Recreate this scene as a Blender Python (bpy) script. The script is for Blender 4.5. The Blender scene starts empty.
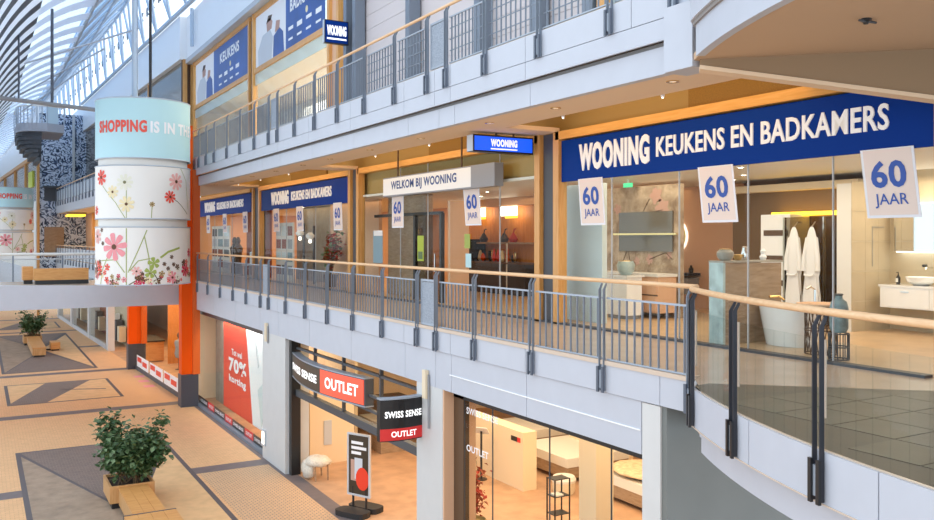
# Shopping-mall atrium: X runs into the shops, Y along the mall, Z up.  Gallery floor is z = 0.
import bpy, math, random
from mathutils import Vector, Matrix
random.seed(11)
PI = math.pi
scene = bpy.context.scene
col = scene.collection

# ------------------------------------------------------------------ camera
YAW = math.atan2(488.4, 851.0)
cd = bpy.data.cameras.new('camera')
cam = bpy.data.objects.new('camera', cd)
col.objects.link(cam)
cam.location = (0, 0, 1.65)
cam.rotation_euler = (PI / 2, 0, -YAW)
cd.sensor_width = 36
cd.lens = 851 / 934 * 36
cd.shift_y = -(260 - 238.3) / 934
cd.clip_end = 600
scene.camera = cam

# ------------------------------------------------------------------ world, sun, exposure
w = bpy.data.worlds.new('sky')
scene.world = w
w.use_nodes = True
bg = w.node_tree.nodes['Background']
bg.inputs['Color'].default_value = (0.80, 0.90, 1.0, 1)
bg.inputs['Strength'].default_value = 1.85
scene.view_settings.view_transform = 'Standard'
scene.view_settings.look = 'None'
scene.view_settings.gamma = 1
scene.view_settings.use_curve_mapping = False
scene.view_settings.exposure = 0.0
scene.cycles.max_bounces = 8
scene.cycles.transparent_max_bounces = 24
scene.cycles.sample_clamp_indirect = 6

def area(name, loc, rot, sx, sy, power, color):
    l = bpy.data.lights.new(name, 'AREA')
    l.shape = 'RECTANGLE'
    l.size, l.size_y, l.energy, l.color = sx, sy, power, color
    o = bpy.data.objects.new(name, l)
    o.location, o.rotation_euler = loc, rot
    col.objects.link(o)
    return o
WARM = (1.0, 0.66, 0.34)
SOFTW = (1.0, 0.80, 0.58)
# ceiling lamps of the kitchen and bathroom showroom on the gallery
area('lamp_showroom', (11.6, 10.5, 2.8), (0, 0, 0), 2.6, 7.5, 130, SOFTW)
area('lamp_showroom', (13.0, 17.8, 2.8), (0, 0, 0), 5.0, 6.0, 75, WARM)
area('lamp_showroom', (13.0, 28.5, 2.8), (0, 0, 0), 5.0, 9.0, 190, WARM)
area('lamp_showroom', (13.0, 39.5, 2.8), (0, 0, 0), 5.0, 9.0, 220, WARM)
area('lamp_vanity', (13.6, 8.3, 2.75), (0, 0, 0), 1.2, 1.6, 34, SOFTW)
# ceiling lamps of the bed shop on the ground floor, plus an added poster light
area('bedshop_light', (11.5, 19.0, -1.25), (0, 0, 0), 6.5, 8.5, 480, (1.0, 0.78, 0.52))
area('bedshop_light', (12.0, 12.0, -1.25), (0, 0, 0), 7.0, 5.0, 430, (1.0, 0.75, 0.47))
area('bedshop_light', (9.2, 29.5, -1.25), (0, 0, 0), 1.6, 8.0, 200, SOFTW)
area('bedshop_light', (7.63, 29.5, -1.2), (0, 0.10, 0), 0.10, 8.0, 300, (1, 0.95, 0.9))  # strip light added behind the glass to brighten the red poster
# upper shop
area('lamp_upper_shop', (12.2, 30.0, 8.0), (0, 0, 0), 3.5, 20.0, 1100, (1.0, 0.93, 0.82))
# coves above the gallery shopfronts
for y0, y1 in ((6.6, 13.2), (14.6, 23.4), (24.4, 33.6), (35.0, 44.0)):
    area('lamp_cove', (8.72, (y0 + y1) / 2, 4.15), (0, -math.radians(62), 0), 0.12, y1 - y0, 34 * (y1 - y0) / 8, (1.0, 0.62, 0.22))
# shops beyond the bridge
area('lamp_far_shop', (9.4, 44.5, -1.12), (0, 0, 0), 3.6, 18, 620, WARM)
area('lamp_far_shop', (8.6, 66, 3.3), (0, 0, 0), 3, 14, 500, WARM)

# ------------------------------------------------------------------ materials
MATS = {}
def mat(name, color, rough=0.5, metal=0.0, spec=0.5, emit=None, es=0.0, noise=0.0, nscale=8.0, bump=0.0, bscale=60.0, coat=0.0):
    m = bpy.data.materials.new(name)
    m.use_nodes = True
    nt = m.node_tree
    b = nt.nodes['Principled BSDF']
    b.inputs['Base Color'].default_value = (*color, 1)
    b.inputs['Roughness'].default_value = rough
    b.inputs['Metallic'].default_value = metal
    b.inputs['Specular IOR Level'].default_value = spec
    b.inputs['Coat Weight'].default_value = coat
    if emit:
        b.inputs['Emission Color'].default_value = (*emit, 1)
        b.inputs['Emission Strength'].default_value = es
    if noise or bump:
        tc = nt.nodes.new('ShaderNodeTexCoord')
    if noise:
        n = nt.nodes.new('ShaderNodeTexNoise')
        n.inputs['Scale'].default_value = nscale
        n.inputs['Detail'].default_value = 4
        nt.links.new(tc.outputs['Object'], n.inputs['Vector'])
        r = nt.nodes.new('ShaderNodeMapRange')
        r.inputs['To Min'].default_value = 1 - noise
        r.inputs['To Max'].default_value = 1 + noise
        r.inputs['From Min'].default_value = 0.3
        r.inputs['From Max'].default_value = 0.7
        nt.links.new(n.outputs['Fac'], r.inputs['Value'])
        mx = nt.nodes.new('ShaderNodeMix')
        mx.data_type = 'RGBA'
        mx.blend_type = 'MULTIPLY'
        mx.inputs['Factor'].default_value = 1
        mx.inputs['A'].default_value = (*color, 1)
        nt.links.new(r.outputs['Result'], mx.inputs['B'])
        nt.links.new(mx.outputs['Result'], b.inputs['Base Color'])
    if bump:
        n2 = nt.nodes.new('ShaderNodeTexNoise')
        n2.inputs['Scale'].default_value = bscale
        nt.links.new(tc.outputs['Object'], n2.inputs['Vector'])
        bp = nt.nodes.new('ShaderNodeBump')
        bp.inputs['Strength'].default_value = bump
        bp.inputs['Distance'].default_value = 0.02
        nt.links.new(n2.outputs['Fac'], bp.inputs['Height'])
        nt.links.new(bp.outputs['Normal'], b.inputs['Normal'])
    MATS[name] = m
    return m

def wood(name, c1, c2, scale=(1, 14, 14), rough=0.45):
    m = mat(name, c1, rough)
    nt = m.node_tree
    b = nt.nodes['Principled BSDF']
    tc = nt.nodes.new('ShaderNodeTexCoord')
    mp = nt.nodes.new('ShaderNodeMapping')
    mp.inputs['Scale'].default_value = scale
    n = nt.nodes.new('ShaderNodeTexNoise')
    n.inputs['Scale'].default_value = 2.2
    n.inputs['Detail'].default_value = 6
    n.inputs['Distortion'].default_value = 0.6
    r = nt.nodes.new('ShaderNodeValToRGB')
    r.color_ramp.elements[0].position = 0.35
    r.color_ramp.elements[1].position = 0.68
    r.color_ramp.elements[0].color = (*c1, 1)
    r.color_ramp.elements[1].color = (*c2, 1)
    nt.links.new(tc.outputs['Object'], mp.inputs['Vector'])
    nt.links.new(mp.outputs['Vector'], n.inputs['Vector'])
    nt.links.new(n.outputs['Fac'], r.inputs['Fac'])
    nt.links.new(r.outputs['Color'], b.inputs['Base Color'])
    return m

def brick(name, c1, c2, mortar, scale, rough=0.7, rot=0.0, ratio=0.5, msize=0.03, bump=0.3, offset=0.5):
    m = mat(name, c1, rough)
    nt = m.node_tree
    b = nt.nodes['Principled BSDF']
    tc = nt.nodes.new('ShaderNodeTexCoord')
    mp = nt.nodes.new('ShaderNodeMapping')
    mp.inputs['Rotation'].default_value = (0, 0, rot)
    t = nt.nodes.new('ShaderNodeTexBrick')
    t.inputs['Color1'].default_value = (*c1, 1)
    t.inputs['Color2'].default_value = (*c2, 1)
    t.inputs['Mortar'].default_value = (*mortar, 1)
    t.inputs['Scale'].default_value = scale
    t.inputs['Mortar Size'].default_value = msize
    t.inputs['Brick Width'].default_value = 1.0
    t.inputs['Row Height'].default_value = ratio
    t.offset = offset
    nt.links.new(tc.outputs['Object'], mp.inputs['Vector'])
    nt.links.new(mp.outputs['Vector'], t.inputs['Vector'])
    nt.links.new(t.outputs['Color'], b.inputs['Base Color'])
    bp = nt.nodes.new('ShaderNodeBump')
    bp.inputs['Strength'].default_value = bump
    bp.inputs['Distance'].default_value = 0.01
    bp.invert = True
    nt.links.new(t.outputs['Fac'], bp.inputs['Height'])
    nt.links.new(bp.outputs['Normal'], b.inputs['Normal'])
    return m

def glass(name, tint=(1, 1, 1), refl=0.10, alpha=0.0, body=(0.8, 0.85, 0.9), rough=0.02):
    m = bpy.data.materials.new(name)
    m.use_nodes = True
    nt = m.node_tree
    nt.nodes.clear()
    out = nt.nodes.new('ShaderNodeOutputMaterial')
    tr = nt.nodes.new('ShaderNodeBsdfTransparent')
    tr.inputs['Color'].default_value = (*tint, 1)
    gl = nt.nodes.new('ShaderNodeBsdfGlossy')
    gl.inputs['Roughness'].default_value = rough
    fr = nt.nodes.new('ShaderNodeFresnel')
    fr.inputs['IOR'].default_value = 1.45
    mu = nt.nodes.new('ShaderNodeMath')
    mu.operation = 'MULTIPLY'
    mu.inputs[1].default_value = refl / 0.04 * 0.35
    mu.use_clamp = True
    geo = nt.nodes.new('ShaderNodeNewGeometry')          # only the outer face of a pane mirrors
    inv = nt.nodes.new('ShaderNodeMath')
    inv.operation = 'SUBTRACT'
    inv.inputs[0].default_value = 1.0
    nt.links.new(geo.outputs['Backfacing'], inv.inputs[1])
    fm = nt.nodes.new('ShaderNodeMath')
    fm.operation = 'MULTIPLY'
    nt.links.new(fr.outputs['Fac'], fm.inputs[0])
    nt.links.new(inv.outputs[0], fm.inputs[1])
    nt.links.new(fm.outputs[0], mu.inputs[0])
    mix = nt.nodes.new('ShaderNodeMixShader')
    nt.links.new(mu.outputs[0], mix.inputs['Fac'])
    last = tr
    if alpha:
        df = nt.nodes.new('ShaderNodeBsdfDiffuse')
        df.inputs['Color'].default_value = (*body, 1)
        m2 = nt.nodes.new('ShaderNodeMixShader')
        m2.inputs['Fac'].default_value = alpha
        nt.links.new(tr.outputs[0], m2.inputs[1])
        nt.links.new(df.outputs[0], m2.inputs[2])
        last = m2
    nt.links.new(last.outputs[0], mix.inputs[1])
    nt.links.new(gl.outputs[0], mix.inputs[2])
    nt.links.new(mix.outputs[0], out.inputs['Surface'])
    MATS[name] = m
    return m

mat('fascia', (0.50, 0.53, 0.60), 0.45, noise=0.02, nscale=3)
mat('column_white', (0.61, 0.62, 0.62), 0.5, noise=0.02, nscale=3)
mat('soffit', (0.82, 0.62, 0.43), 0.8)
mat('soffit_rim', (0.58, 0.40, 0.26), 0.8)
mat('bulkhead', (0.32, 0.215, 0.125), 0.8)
mat('groove', (0.28, 0.26, 0.25), 0.8)
mat('nosing', (0.62, 0.50, 0.40), 0.6)
mat('teal_wall', (0.165, 0.18, 0.175), 0.6, noise=0.04, nscale=2)
mat('steel', (0.20, 0.235, 0.29), 0.42, metal=0.25)
mat('steel_dark', (0.04, 0.042, 0.052), 0.4, metal=0.4)
mat('steel_mid', (0.11, 0.13, 0.17), 0.42, metal=0.3)
mat('steel_light', (0.36, 0.41, 0.48), 0.4, metal=0.3)
mat('steel_pale', (0.52, 0.58, 0.66), 0.4, metal=0.2)
mat('perforated', (0.30, 0.34, 0.40), 0.5, metal=0.3, noise=0.35, nscale=70)
wood('handrail', (0.72, 0.44, 0.23), (0.80, 0.54, 0.31), (20, 1, 20), 0.35)
wood('oak_frame', (0.66, 0.32, 0.09), (0.76, 0.42, 0.15), (12, 12, 1), 0.4)
wood('oak_beam', (0.75, 0.36, 0.07), (0.85, 0.45, 0.12), (12, 1, 12), 0.45)
wood('bench_wood', (0.60, 0.27, 0.075), (0.70, 0.36, 0.12), (1, 8, 8), 0.5)
wood('planter_wood', (0.54, 0.28, 0.10), (0.64, 0.36, 0.15), (8, 8, 1), 0.5)
wood('cabinet_wood', (0.30, 0.20, 0.12), (0.42, 0.30, 0.20), (2, 2, 12), 0.5)
wood('panel_wood', (0.55, 0.20, 0.035), (0.68, 0.28, 0.06), (6, 6, 1), 0.5)
mat('orange', (0.84, 0.10, 0.003), 0.5, spec=0.12, noise=0.03, nscale=1.5)
mat('orange_deep', (0.70, 0.12, 0.01), 0.4)
mat('plinth', (0.055, 0.06, 0.08), 0.4)
mat('sign_blue', (0.0015, 0.036, 0.25), 0.5, spec=0.08)
mat('sign_blue_glow', (0.01, 0.06, 0.5), 0.3, emit=(0.01, 0.12, 1.0), es=0.9)
mat('sign_white_glow', (0.8, 0.8, 0.78), 0.4, emit=(1.0, 0.93, 0.85), es=0.12)
mat('letter_white', (0.80, 0.77, 0.74), 0.4, emit=(1, 0.93, 0.85), es=0.18)
mat('letter_bright', (0.9, 0.9, 0.9), 0.4, emit=(1, 1, 1), es=0.8)
mat('print_white', (0.92, 0.92, 0.94), 0.5)
mat('print_blue', (0.02, 0.06, 0.24), 0.4)
mat('poster_blue', (0.012, 0.075, 0.34), 0.35, noise=0.25, nscale=0.9)
mat('flag_cloth', (0.86, 0.72, 0.64), 0.7)
mat('flag_edge', (0.86, 0.87, 0.92), 0.7)
mat('flag_blue', (0.035, 0.10, 0.42), 0.6)
mat('poster_red', (0.86, 0.055, 0.02), 0.4)
mat('sign_red', (0.80, 0.10, 0.05), 0.4, emit=(1.0, 0.10, 0.04), es=0.35)
mat('sign_red_flat', (0.72, 0.03, 0.03), 0.4)
mat('sign_black', (0.012, 0.012, 0.014), 0.35)
mat('sign_brown', (0.05, 0.035, 0.02), 0.4)
mat('gold_clad', (0.28, 0.16, 0.03), 0.7, noise=0.25, nscale=60)
mat('olive', (0.40, 0.28, 0.10), 0.7)
mat('cream', (0.78, 0.66, 0.48), 0.7)
mat('peach', (0.74, 0.46, 0.29), 0.7)
mat('bed_beige', (0.84, 0.66, 0.45), 0.7)
mat('off_white', (0.78, 0.76, 0.72), 0.5)
mat('white', (0.93, 0.94, 0.95), 0.35)
mat('porcelain', (0.88, 0.88, 0.87), 0.15, coat=0.5)
mat('ice_panel', (0.66, 0.76, 0.78), 0.3)
mat('marble', (0.42, 0.52, 0.52), 0.3, noise=0.25, nscale=5)
mat('stone_tile', (0.56, 0.46, 0.31), 0.5, noise=0.07, nscale=4)
mat('stone_grey', (0.36, 0.33, 0.28), 0.5, noise=0.12, nscale=4)
mat('dark_wall', (0.20, 0.13, 0.07), 0.5)
mat('dark_brown', (0.11, 0.06, 0.03), 0.5)
mat('black', (0.02, 0.02, 0.022), 0.4)
mat('dark_grey', (0.07, 0.075, 0.085), 0.5)
mat('mid_grey', (0.30, 0.31, 0.33), 0.5)
mat('light_grey', (0.55, 0.57, 0.60), 0.5)
mat('mirror', (0.75, 0.75, 0.72), 0.04, metal=1.0)
mat('smoke_mirror', (0.15, 0.135, 0.105), 0.12)
mat('chrome', (0.7, 0.7, 0.7), 0.15, metal=1.0)
mat('brass', (0.75, 0.55, 0.25), 0.25, metal=1.0)
mat('lamp_on', (1, 1, 1), 0.5, emit=(1.0, 0.85, 0.62), es=14)
mat('lamp_cool', (1, 1, 1), 0.5, emit=(0.95, 1.0, 1.0), es=3)
mat('lamp_gold', (1, 0.7, 0.1), 0.5, emit=(1.0, 0.55, 0.03), es=3.0)
mat('lamp_dim', (0.7, 0.6, 0.5), 0.5, emit=(1.0, 0.88, 0.7), es=0.6)
mat('lamp_ring', (1, 1, 1), 0.5, emit=(1.0, 0.95, 0.85), es=1.2)
mat('lamp_soft', (1, 1, 1), 0.5, emit=(1.0, 0.88, 0.7), es=4)
mat('exit_green', (0.05, 0.6, 0.3), 0.5, emit=(0.1, 1.0, 0.5), es=0.25)
mat('leaf_dark', (0.05, 0.105, 0.035), 0.45)
mat('leaf_mid', (0.13, 0.20, 0.085), 0.45)
mat('leaf_red', (0.42, 0.03, 0.015), 0.55)
mat('leaf_rust', (0.28, 0.06, 0.02), 0.6)
mat('bark', (0.16, 0.10, 0.05), 0.8)
mat('soil', (0.045, 0.03, 0.02), 0.95)
mat('rubber', (0.02, 0.02, 0.022), 0.6)
mat('sheepskin', (0.74, 0.68, 0.58), 0.95, noise=0.15, nscale=20, bump=0.9, bscale=40)
mat('fleece', (0.70, 0.52, 0.33), 0.95, noise=0.2, nscale=9, bump=0.8, bscale=25)
mat('robe', (0.80, 0.80, 0.80), 0.9)
mat('vase_teal', (0.20, 0.28, 0.30), 0.5, noise=0.35, nscale=9)
mat('sky_blue', (0.50, 0.76, 0.82), 0.55)
mat('banner_white', (0.84, 0.82, 0.78), 0.6)
mat('petal_red', (0.82, 0.10, 0.07), 0.6)
mat('petal_pink', (0.82, 0.30, 0.33), 0.6)
mat('petal_pale', (0.86, 0.46, 0.42), 0.6)
mat('petal_cream', (0.86, 0.74, 0.46), 0.6)
mat('petal_ivory', (0.80, 0.79, 0.66), 0.6)
mat('petal_crimson', (0.62, 0.03, 0.09), 0.6)
mat('stalk_green', (0.38, 0.42, 0.16), 0.6)
mat('stalk_dark', (0.18, 0.17, 0.08), 0.6)
mat('seed_brown', (0.12, 0.05, 0.02), 0.6)
mat('leaf_lime', (0.36, 0.44, 0.10), 0.6)
mat('roof_dark', (0.10, 0.125, 0.16), 0.6)
mat('roof_blue', (0.20, 0.32, 0.46), 0.5)
mat('roof_fin', (0.86, 0.92, 0.98), 0.5)
mat('truss', (0.50, 0.60, 0.72), 0.4, metal=0.2)
mat('stair_dark', (0.09, 0.10, 0.115), 0.6)
mat('skin_print', (0.55, 0.33, 0.26), 0.6)
mat('shirt_print', (0.62, 0.66, 0.72), 0.6)
mat('teal_shop', (0.15, 0.42, 0.42), 0.5)
mat('lime', (0.55, 0.62, 0.06), 0.5)
mat('bluegrey_poster', (0.22, 0.33, 0.38), 0.5)
mat('gallery_tile', (0.58, 0.47, 0.37), 0.22, noise=0.06, nscale=2)
mat('grey_tile', (0.125, 0.12, 0.095), 0.4, spec=0.3, noise=0.12, nscale=2.5)
mat('grey_joint', (0.09, 0.085, 0.07), 0.4, spec=0.3)
mat('shop_floor', (0.60, 0.42, 0.26), 0.3, noise=0.12, nscale=3)
mat('bed_floor', (0.50, 0.30, 0.18), 0.5, noise=0.16, nscale=2.2)
mat('shutter', (0.62, 0.56, 0.56), 0.5)
brick('paver_tan', (0.78, 0.46, 0.23), (0.70, 0.41, 0.205), (0.54, 0.31, 0.155), 5.5, 0.7, msize=0.035)
brick('paver_ribbed', (0.80, 0.49, 0.26), (0.73, 0.44, 0.235), (0.36, 0.26, 0.18), 6.5, 0.7, rot=0.0, ratio=0.5, msize=0.09, bump=0.6)
brick('paver_dark', (0.20, 0.145, 0.12), (0.15, 0.11, 0.095), (0.25, 0.19, 0.16), 6.5, 0.65, msize=0.05)
mat('paver_band', (0.155, 0.125, 0.125), 0.6, noise=0.1, nscale=5)
mat('paver_line', (0.10, 0.085, 0.09), 0.6)
mat('paver_stone', (0.33, 0.24, 0.17), 0.8, noise=0.18, nscale=3, bump=0.7, bscale=7)
mat('paver_sand', (0.70, 0.44, 0.22), 0.75, noise=0.10, nscale=3)
glass('glass_shop', (0.97, 0.99, 0.98), 0.03)
glass('glass_rail', (0.94, 0.96, 0.96), 0.04)
glass('glass_upper', (0.93, 0.97, 0.98), 0.04, alpha=0.08, body=(0.75, 0.85, 0.88))
glass('glass_roof', (0.96, 0.98, 1.0), 0.05)
glass('glass_blue', (0.78, 0.88, 1.0), 0.05, alpha=0.25, body=(0.5, 0.65, 0.8))
glass('glass_deepblue', (0.42, 0.58, 0.80), 0.02, alpha=0.30, body=(0.25, 0.42, 0.62))
glass('glass_frost', (0.9, 0.97, 0.98), 0.05, alpha=0.55, body=(0.62, 0.74, 0.76))
glass('glass_smoke', (0.62, 0.58, 0.50), 0.05)

def translucent_fin_mat():
    m = bpy.data.materials.new('fin_translucent')
    m.use_nodes = True
    nt = m.node_tree
    b = nt.nodes['Principled BSDF']
    b.inputs['Base Color'].default_value = (0.88, 0.92, 0.97, 1)
    b.inputs['Roughness'].default_value = 0.6
    tl = nt.nodes.new('ShaderNodeBsdfTranslucent')  # translucency added so the fins glow with sky light
    tl.inputs['Color'].default_value = (0.88, 0.93, 1.0, 1)
    mx = nt.nodes.new('ShaderNodeMixShader')
    mx.inputs['Fac'].default_value = 0.55
    nt.links.new(b.outputs[0], mx.inputs[1])
    nt.links.new(tl.outputs[0], mx.inputs[2])
    nt.links.new(mx.outputs[0], nt.nodes['Material Output'].inputs['Surface'])
    MATS['fin_translucent'] = m
translucent_fin_mat()
def pattern_mat():
    m = mat('wall_pattern', (0.6, 0.65, 0.7), 0.5)
    nt = m.node_tree
    b = nt.nodes['Principled BSDF']
    tc = nt.nodes.new('ShaderNodeTexCoord')
    v = nt.nodes.new('ShaderNodeTexNoise')
    v.inputs['Scale'].default_value = 1.3
    v.inputs['Detail'].default_value = 1
    v.inputs['Distortion'].default_value = 5.0
    r = nt.nodes.new('ShaderNodeValToRGB')
    e = r.color_ramp.elements
    e[0].position, e[0].color = 0.40, (0.02, 0.035, 0.08, 1)
    e[1].position, e[1].color = 0.53, (0.66, 0.74, 0.86, 1)
    k = e.new(0.47); k.color = (0.12, 0.20, 0.36, 1)
    nt.links.new(tc.outputs['Object'], v.inputs['Vector'])
    nt.links.new(v.outputs['Fac'], r.inputs['Fac'])
    nt.links.new(r.outputs['Color'], b.inputs['Base Color'])
pattern_mat()

def wallpaper_mat():
    m = mat('wallpaper', (0.5, 0.4, 0.3), 0.7)
    nt = m.node_tree
    b = nt.nodes['Principled BSDF']
    tc = nt.nodes.new('ShaderNodeTexCoord')
    n = nt.nodes.new('ShaderNodeTexNoise')
    n.inputs['Scale'].default_value = 2.6
    n.inputs['Detail'].default_value = 8
    n.inputs['Roughness'].default_value = 0.7
    r = nt.nodes.new('ShaderNodeValToRGB')
    e = r.color_ramp.elements
    e[0].position, e[0].color = 0.36, (0.24, 0.16, 0.10, 1)
    e[1].position, e[1].color = 0.62, (0.60, 0.48, 0.35, 1)
    nt.links.new(tc.outputs['Object'], n.inputs['Vector'])
    nt.links.new(n.outputs['Fac'], r.inputs['Fac'])
    nt.links.new(r.outputs['Color'], b.inputs['Base Color'])
wallpaper_mat()

# ------------------------------------------------------------------ mesh helpers
class MB:
    def __init__(s):
        s.v, s.f = [], []
    def add(s, vs, fs):
        n = len(s.v)
        s.v += [tuple(p) for p in vs]
        s.f += [tuple(i + n for i in f) for f in fs]
        return s
    def box(s, x0, x1, y0, y1, z0, z1):
        vs = [(x0, y0, z0), (x1, y0, z0), (x1, y1, z0), (x0, y1, z0), (x0, y0, z1), (x1, y0, z1), (x1, y1, z1), (x0, y1, z1)]
        return s.add(vs, [(0, 3, 2, 1), (4, 5, 6, 7), (0, 1, 5, 4), (1, 2, 6, 5), (2, 3, 7, 6), (3, 0, 4, 7)])
    def quad(s, a, b, c, d):
        return s.add([a, b, c, d], [(0, 1, 2, 3)])
    def prism(s, poly, z0, z1):                      # polygon in x,y
        n = len(poly)
        ar = sum(poly[i][0] * poly[(i + 1) % n][1] - poly[(i + 1) % n][0] * poly[i][1] for i in range(n))
        if ar < 0:
            poly = poly[::-1]
        vs = [(p[0], p[1], z0) for p in poly] + [(p[0], p[1], z1) for p in poly]
        fs = [tuple(range(n))[::-1], tuple(range(n, 2 * n))]
        fs += [(i, (i + 1) % n, n + (i + 1) % n, n + i) for i in range(n)]
        return s.add(vs, fs)
    def slab(s, poly, o, a, b, t):                   # 2-D polygon on plane (o; a, b), thickness t along a x b
        o, a, b = Vector(o), Vector(a), Vector(b)
        nrm = a.cross(b).normalized()
        n = len(poly)
        ar = sum(poly[i][0] * poly[(i + 1) % n][1] - poly[(i + 1) % n][0] * poly[i][1] for i in range(n))
        if ar < 0:
            poly = poly[::-1]
        vs = [o + a * p[0] + b * p[1] for p in poly]
        vs = vs + [q + nrm * t for q in vs]
        fs = [tuple(range(n))[::-1], tuple(range(n, 2 * n))]
        fs += [(i, (i + 1) % n, n + (i + 1) % n, n + i) for i in range(n)]
        return s.add(vs, fs)
    def tube(s, path, r, n=8, caps=True, r1=None):
        path = [Vector(p) for p in path]
        m = len(path)
        base = len(s.v)
        for i, p in enumerate(path):
            d = (path[min(i + 1, m - 1)] - path[max(i - 1, 0)]).normalized()
            up = Vector((0, 0, 1)) if abs(d.z) < 0.95 else Vector((0, 1, 0))
            a = d.cross(up).normalized()
            b = a.cross(d).normalized()
            rr = r if r1 is None else r + (r1 - r) * i / max(1, m - 1)
            for k in range(n):
                t = 2 * PI * k / n
                s.v.append(tuple(p + a * (rr * math.cos(t)) + b * (rr * math.sin(t))))
        for i in range(m - 1):
            for k in range(n):
                q = base + i * n
                s.f.append((q + k, q + (k + 1) % n, q + n + (k + 1) % n, q + n + k))
        if caps:
            s.f.append(tuple(base + k for k in range(n))[::-1])
            s.f.append(tuple(base + (m - 1) * n + k for k in range(n)))
        return s
    def lathe(s, prof, c=(0, 0, 0), n=20):
        base = len(s.v)
        for r, z in prof:
            for k in range(n):
                t = 2 * PI * k / n
                s.v.append((c[0] + r * math.cos(t), c[1] + r * math.sin(t), c[2] + z))
        for i in range(len(prof) - 1):
            for k in range(n):
                q = base + i * n
                s.f.append((q + k, q + (k + 1) % n, q + n + (k + 1) % n, q + n + k))
        s.f.append(tuple(base + k for k in range(n))[::-1])
        s.f.append(tuple(base + (len(prof) - 1) * n + k for k in range(n)))
        return s
    def mesh(s, name, m):
        me = bpy.data.meshes.new(name)
        me.from_pydata(s.v, [], s.f)
        if m:
            me.materials.append(MATS[m])
        me.update()
        return me
    def build(s, name, m, parent=None, smooth=False):
        me = s.mesh(name, m)
        if smooth:
            me.polygons.foreach_set('use_smooth', [True] * len(me.polygons))
            me.set_sharp_from_angle(angle=math.radians(38))
        return obj(name, me, parent)

def obj(name, me, parent=None, loc=None):
    o = bpy.data.objects.new(name, me)
    col.objects.link(o)
    if parent is not None:
        o.parent = parent
        L = Vector((0, 0, 0))
        q = parent
        while q is not None:
            L += q.location
            q = q.parent
        if loc is None:
            o.location = -L
        else:
            o.location = Vector(loc) - L
    elif loc is not None:
        o.location = loc
    return o
def tag(o, label, cat, group=None, kind=None):
    o['label'] = label
    o['category'] = cat
    if group:
        o['group'] = group
    if kind:
        o['kind'] = kind
    return o
def struct(o, label, cat):
    return tag(o, label, cat, kind='structure')
def empty(name, loc):
    o = bpy.data.objects.new(name, None)
    col.objects.link(o)
    o.location = loc
    o.empty_display_size = 0.1
    return o
def thing(name, label, cat, loc=(0, 0, 0), group=None, kind=None):
    return tag(empty(name, loc), label, cat, group, kind)
def inst(name, me, parent, loc, rotz=0.0):           # shared mesh, placed at a world point
    o = obj(name, me, parent, loc)
    o.rotation_euler = (0, 0, rotz)
    return o
def copy_tree(o, parent=None):
    c = o.copy()
    col.objects.link(c)
    if parent is not None:
        c.parent = parent
    for ch in list(o.children):
        copy_tree(ch, c)
    return c
def bx(name, m, parent, *dims):
    return MB().box(*dims).build(name, m, parent)

_T = {}
def text_mesh(s, bold=0.0, shear=0.0):
    k = (s, bold, shear)
    if k not in _T:
        c = bpy.data.curves.new('lettering', 'FONT')
        c.body = s
        c.size = 1
        c.offset = bold
        c.shear = shear
        c.space_character = 1.0 + 2.2 * bold
        c.resolution_u = 3
        o = bpy.data.objects.new('lettering', c)
        col.objects.link(o)
        me = bpy.data.meshes.new_from_object(o)
        bpy.data.objects.remove(o)
        vs = [Vector(v.co) for v in me.vertices]
        fs = [tuple(p.vertices) for p in me.polygons]
        bpy.data.meshes.remove(me)
        x0 = min(v.x for v in vs); x1 = max(v.x for v in vs)
        y0 = min(v.y for v in vs); y1 = max(v.y for v in vs)
        _T[k] = ([((v.x - x0) / (x1 - x0), (v.y - y0) / (y1 - y0)) for v in vs], fs)
    return _T[k]
def text(s, m, parent, o, a, b, wd, ht, bold=0.02, lift=0.004, shear=0.0, warp=None, name='lettering', thick=0.0):
    """lettering on the plane (o; a, b), lower left corner at o, wd x ht in size"""
    vs, fs = text_mesh(s, bold, shear)
    o, a, b = Vector(o), Vector(a).normalized(), Vector(b).normalized()
    n = a.cross(b).normalized()
    pts = []
    for x, y in vs:
        if warp:
            pts.append(warp(x * wd, y * ht))
        else:
            pts.append(o + a * (x * wd) + b * (y * ht) + n * lift)
    mb = MB()
    mb.add(pts, fs)
    if thick and not warp:
        base = len(pts)
        mb.add([Vector(p) - n * thick for p in pts], [])
        from collections import Counter
        ed = Counter()
        for f in fs:
            for i in range(len(f)):
                ed[(f[i], f[(i + 1) % len(f)])] += 1
        for (i, j) in list(ed):
            if (j, i) not in ed:
                mb.f.append((j, i, base + i, base + j))
    return mb.build(name, m, parent)
L_ = (0, -1, 0)      # reading direction on the shopfronts
UP = (0, 0, 1)
E_X = (1, 0, 0)
G = -4.85            # ground floor
U2 = 4.76            # upper gallery
XR, XS = 7.30, 9.75  # gallery edge, shopfront
CC, CR = (15.95, 1.30), 10.70     # plan circle of the round balcony
def circ(y, r=CR):
    return CC[0] - math.sqrt(r * r - (y - CC[1]) ** 2)
def cpt(t, r=CR):
    return (CC[0] - r * math.cos(t), CC[1] + r * math.sin(t))
T0 = math.asin((7.0 - CC[1]) / CR)   # angle where the arc leaves the straight gallery
T1 = -0.42
# ================================================================== SETTING
def fx(x, y):                       # the facade bends gently towards the atrium beyond the bridge
    return x - 0.035 * (y - 35) if y > 35 else x
def fprism(mb, x0, x1, ys, z0, z1): # facade strip following the bend
    for a, b in zip(ys, ys[1:]):
        mb.prism([(fx(x0, a), a), (fx(x1, a), a), (fx(x1, b), b), (fx(x0, b), b)], z0, z1)
    return mb

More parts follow.
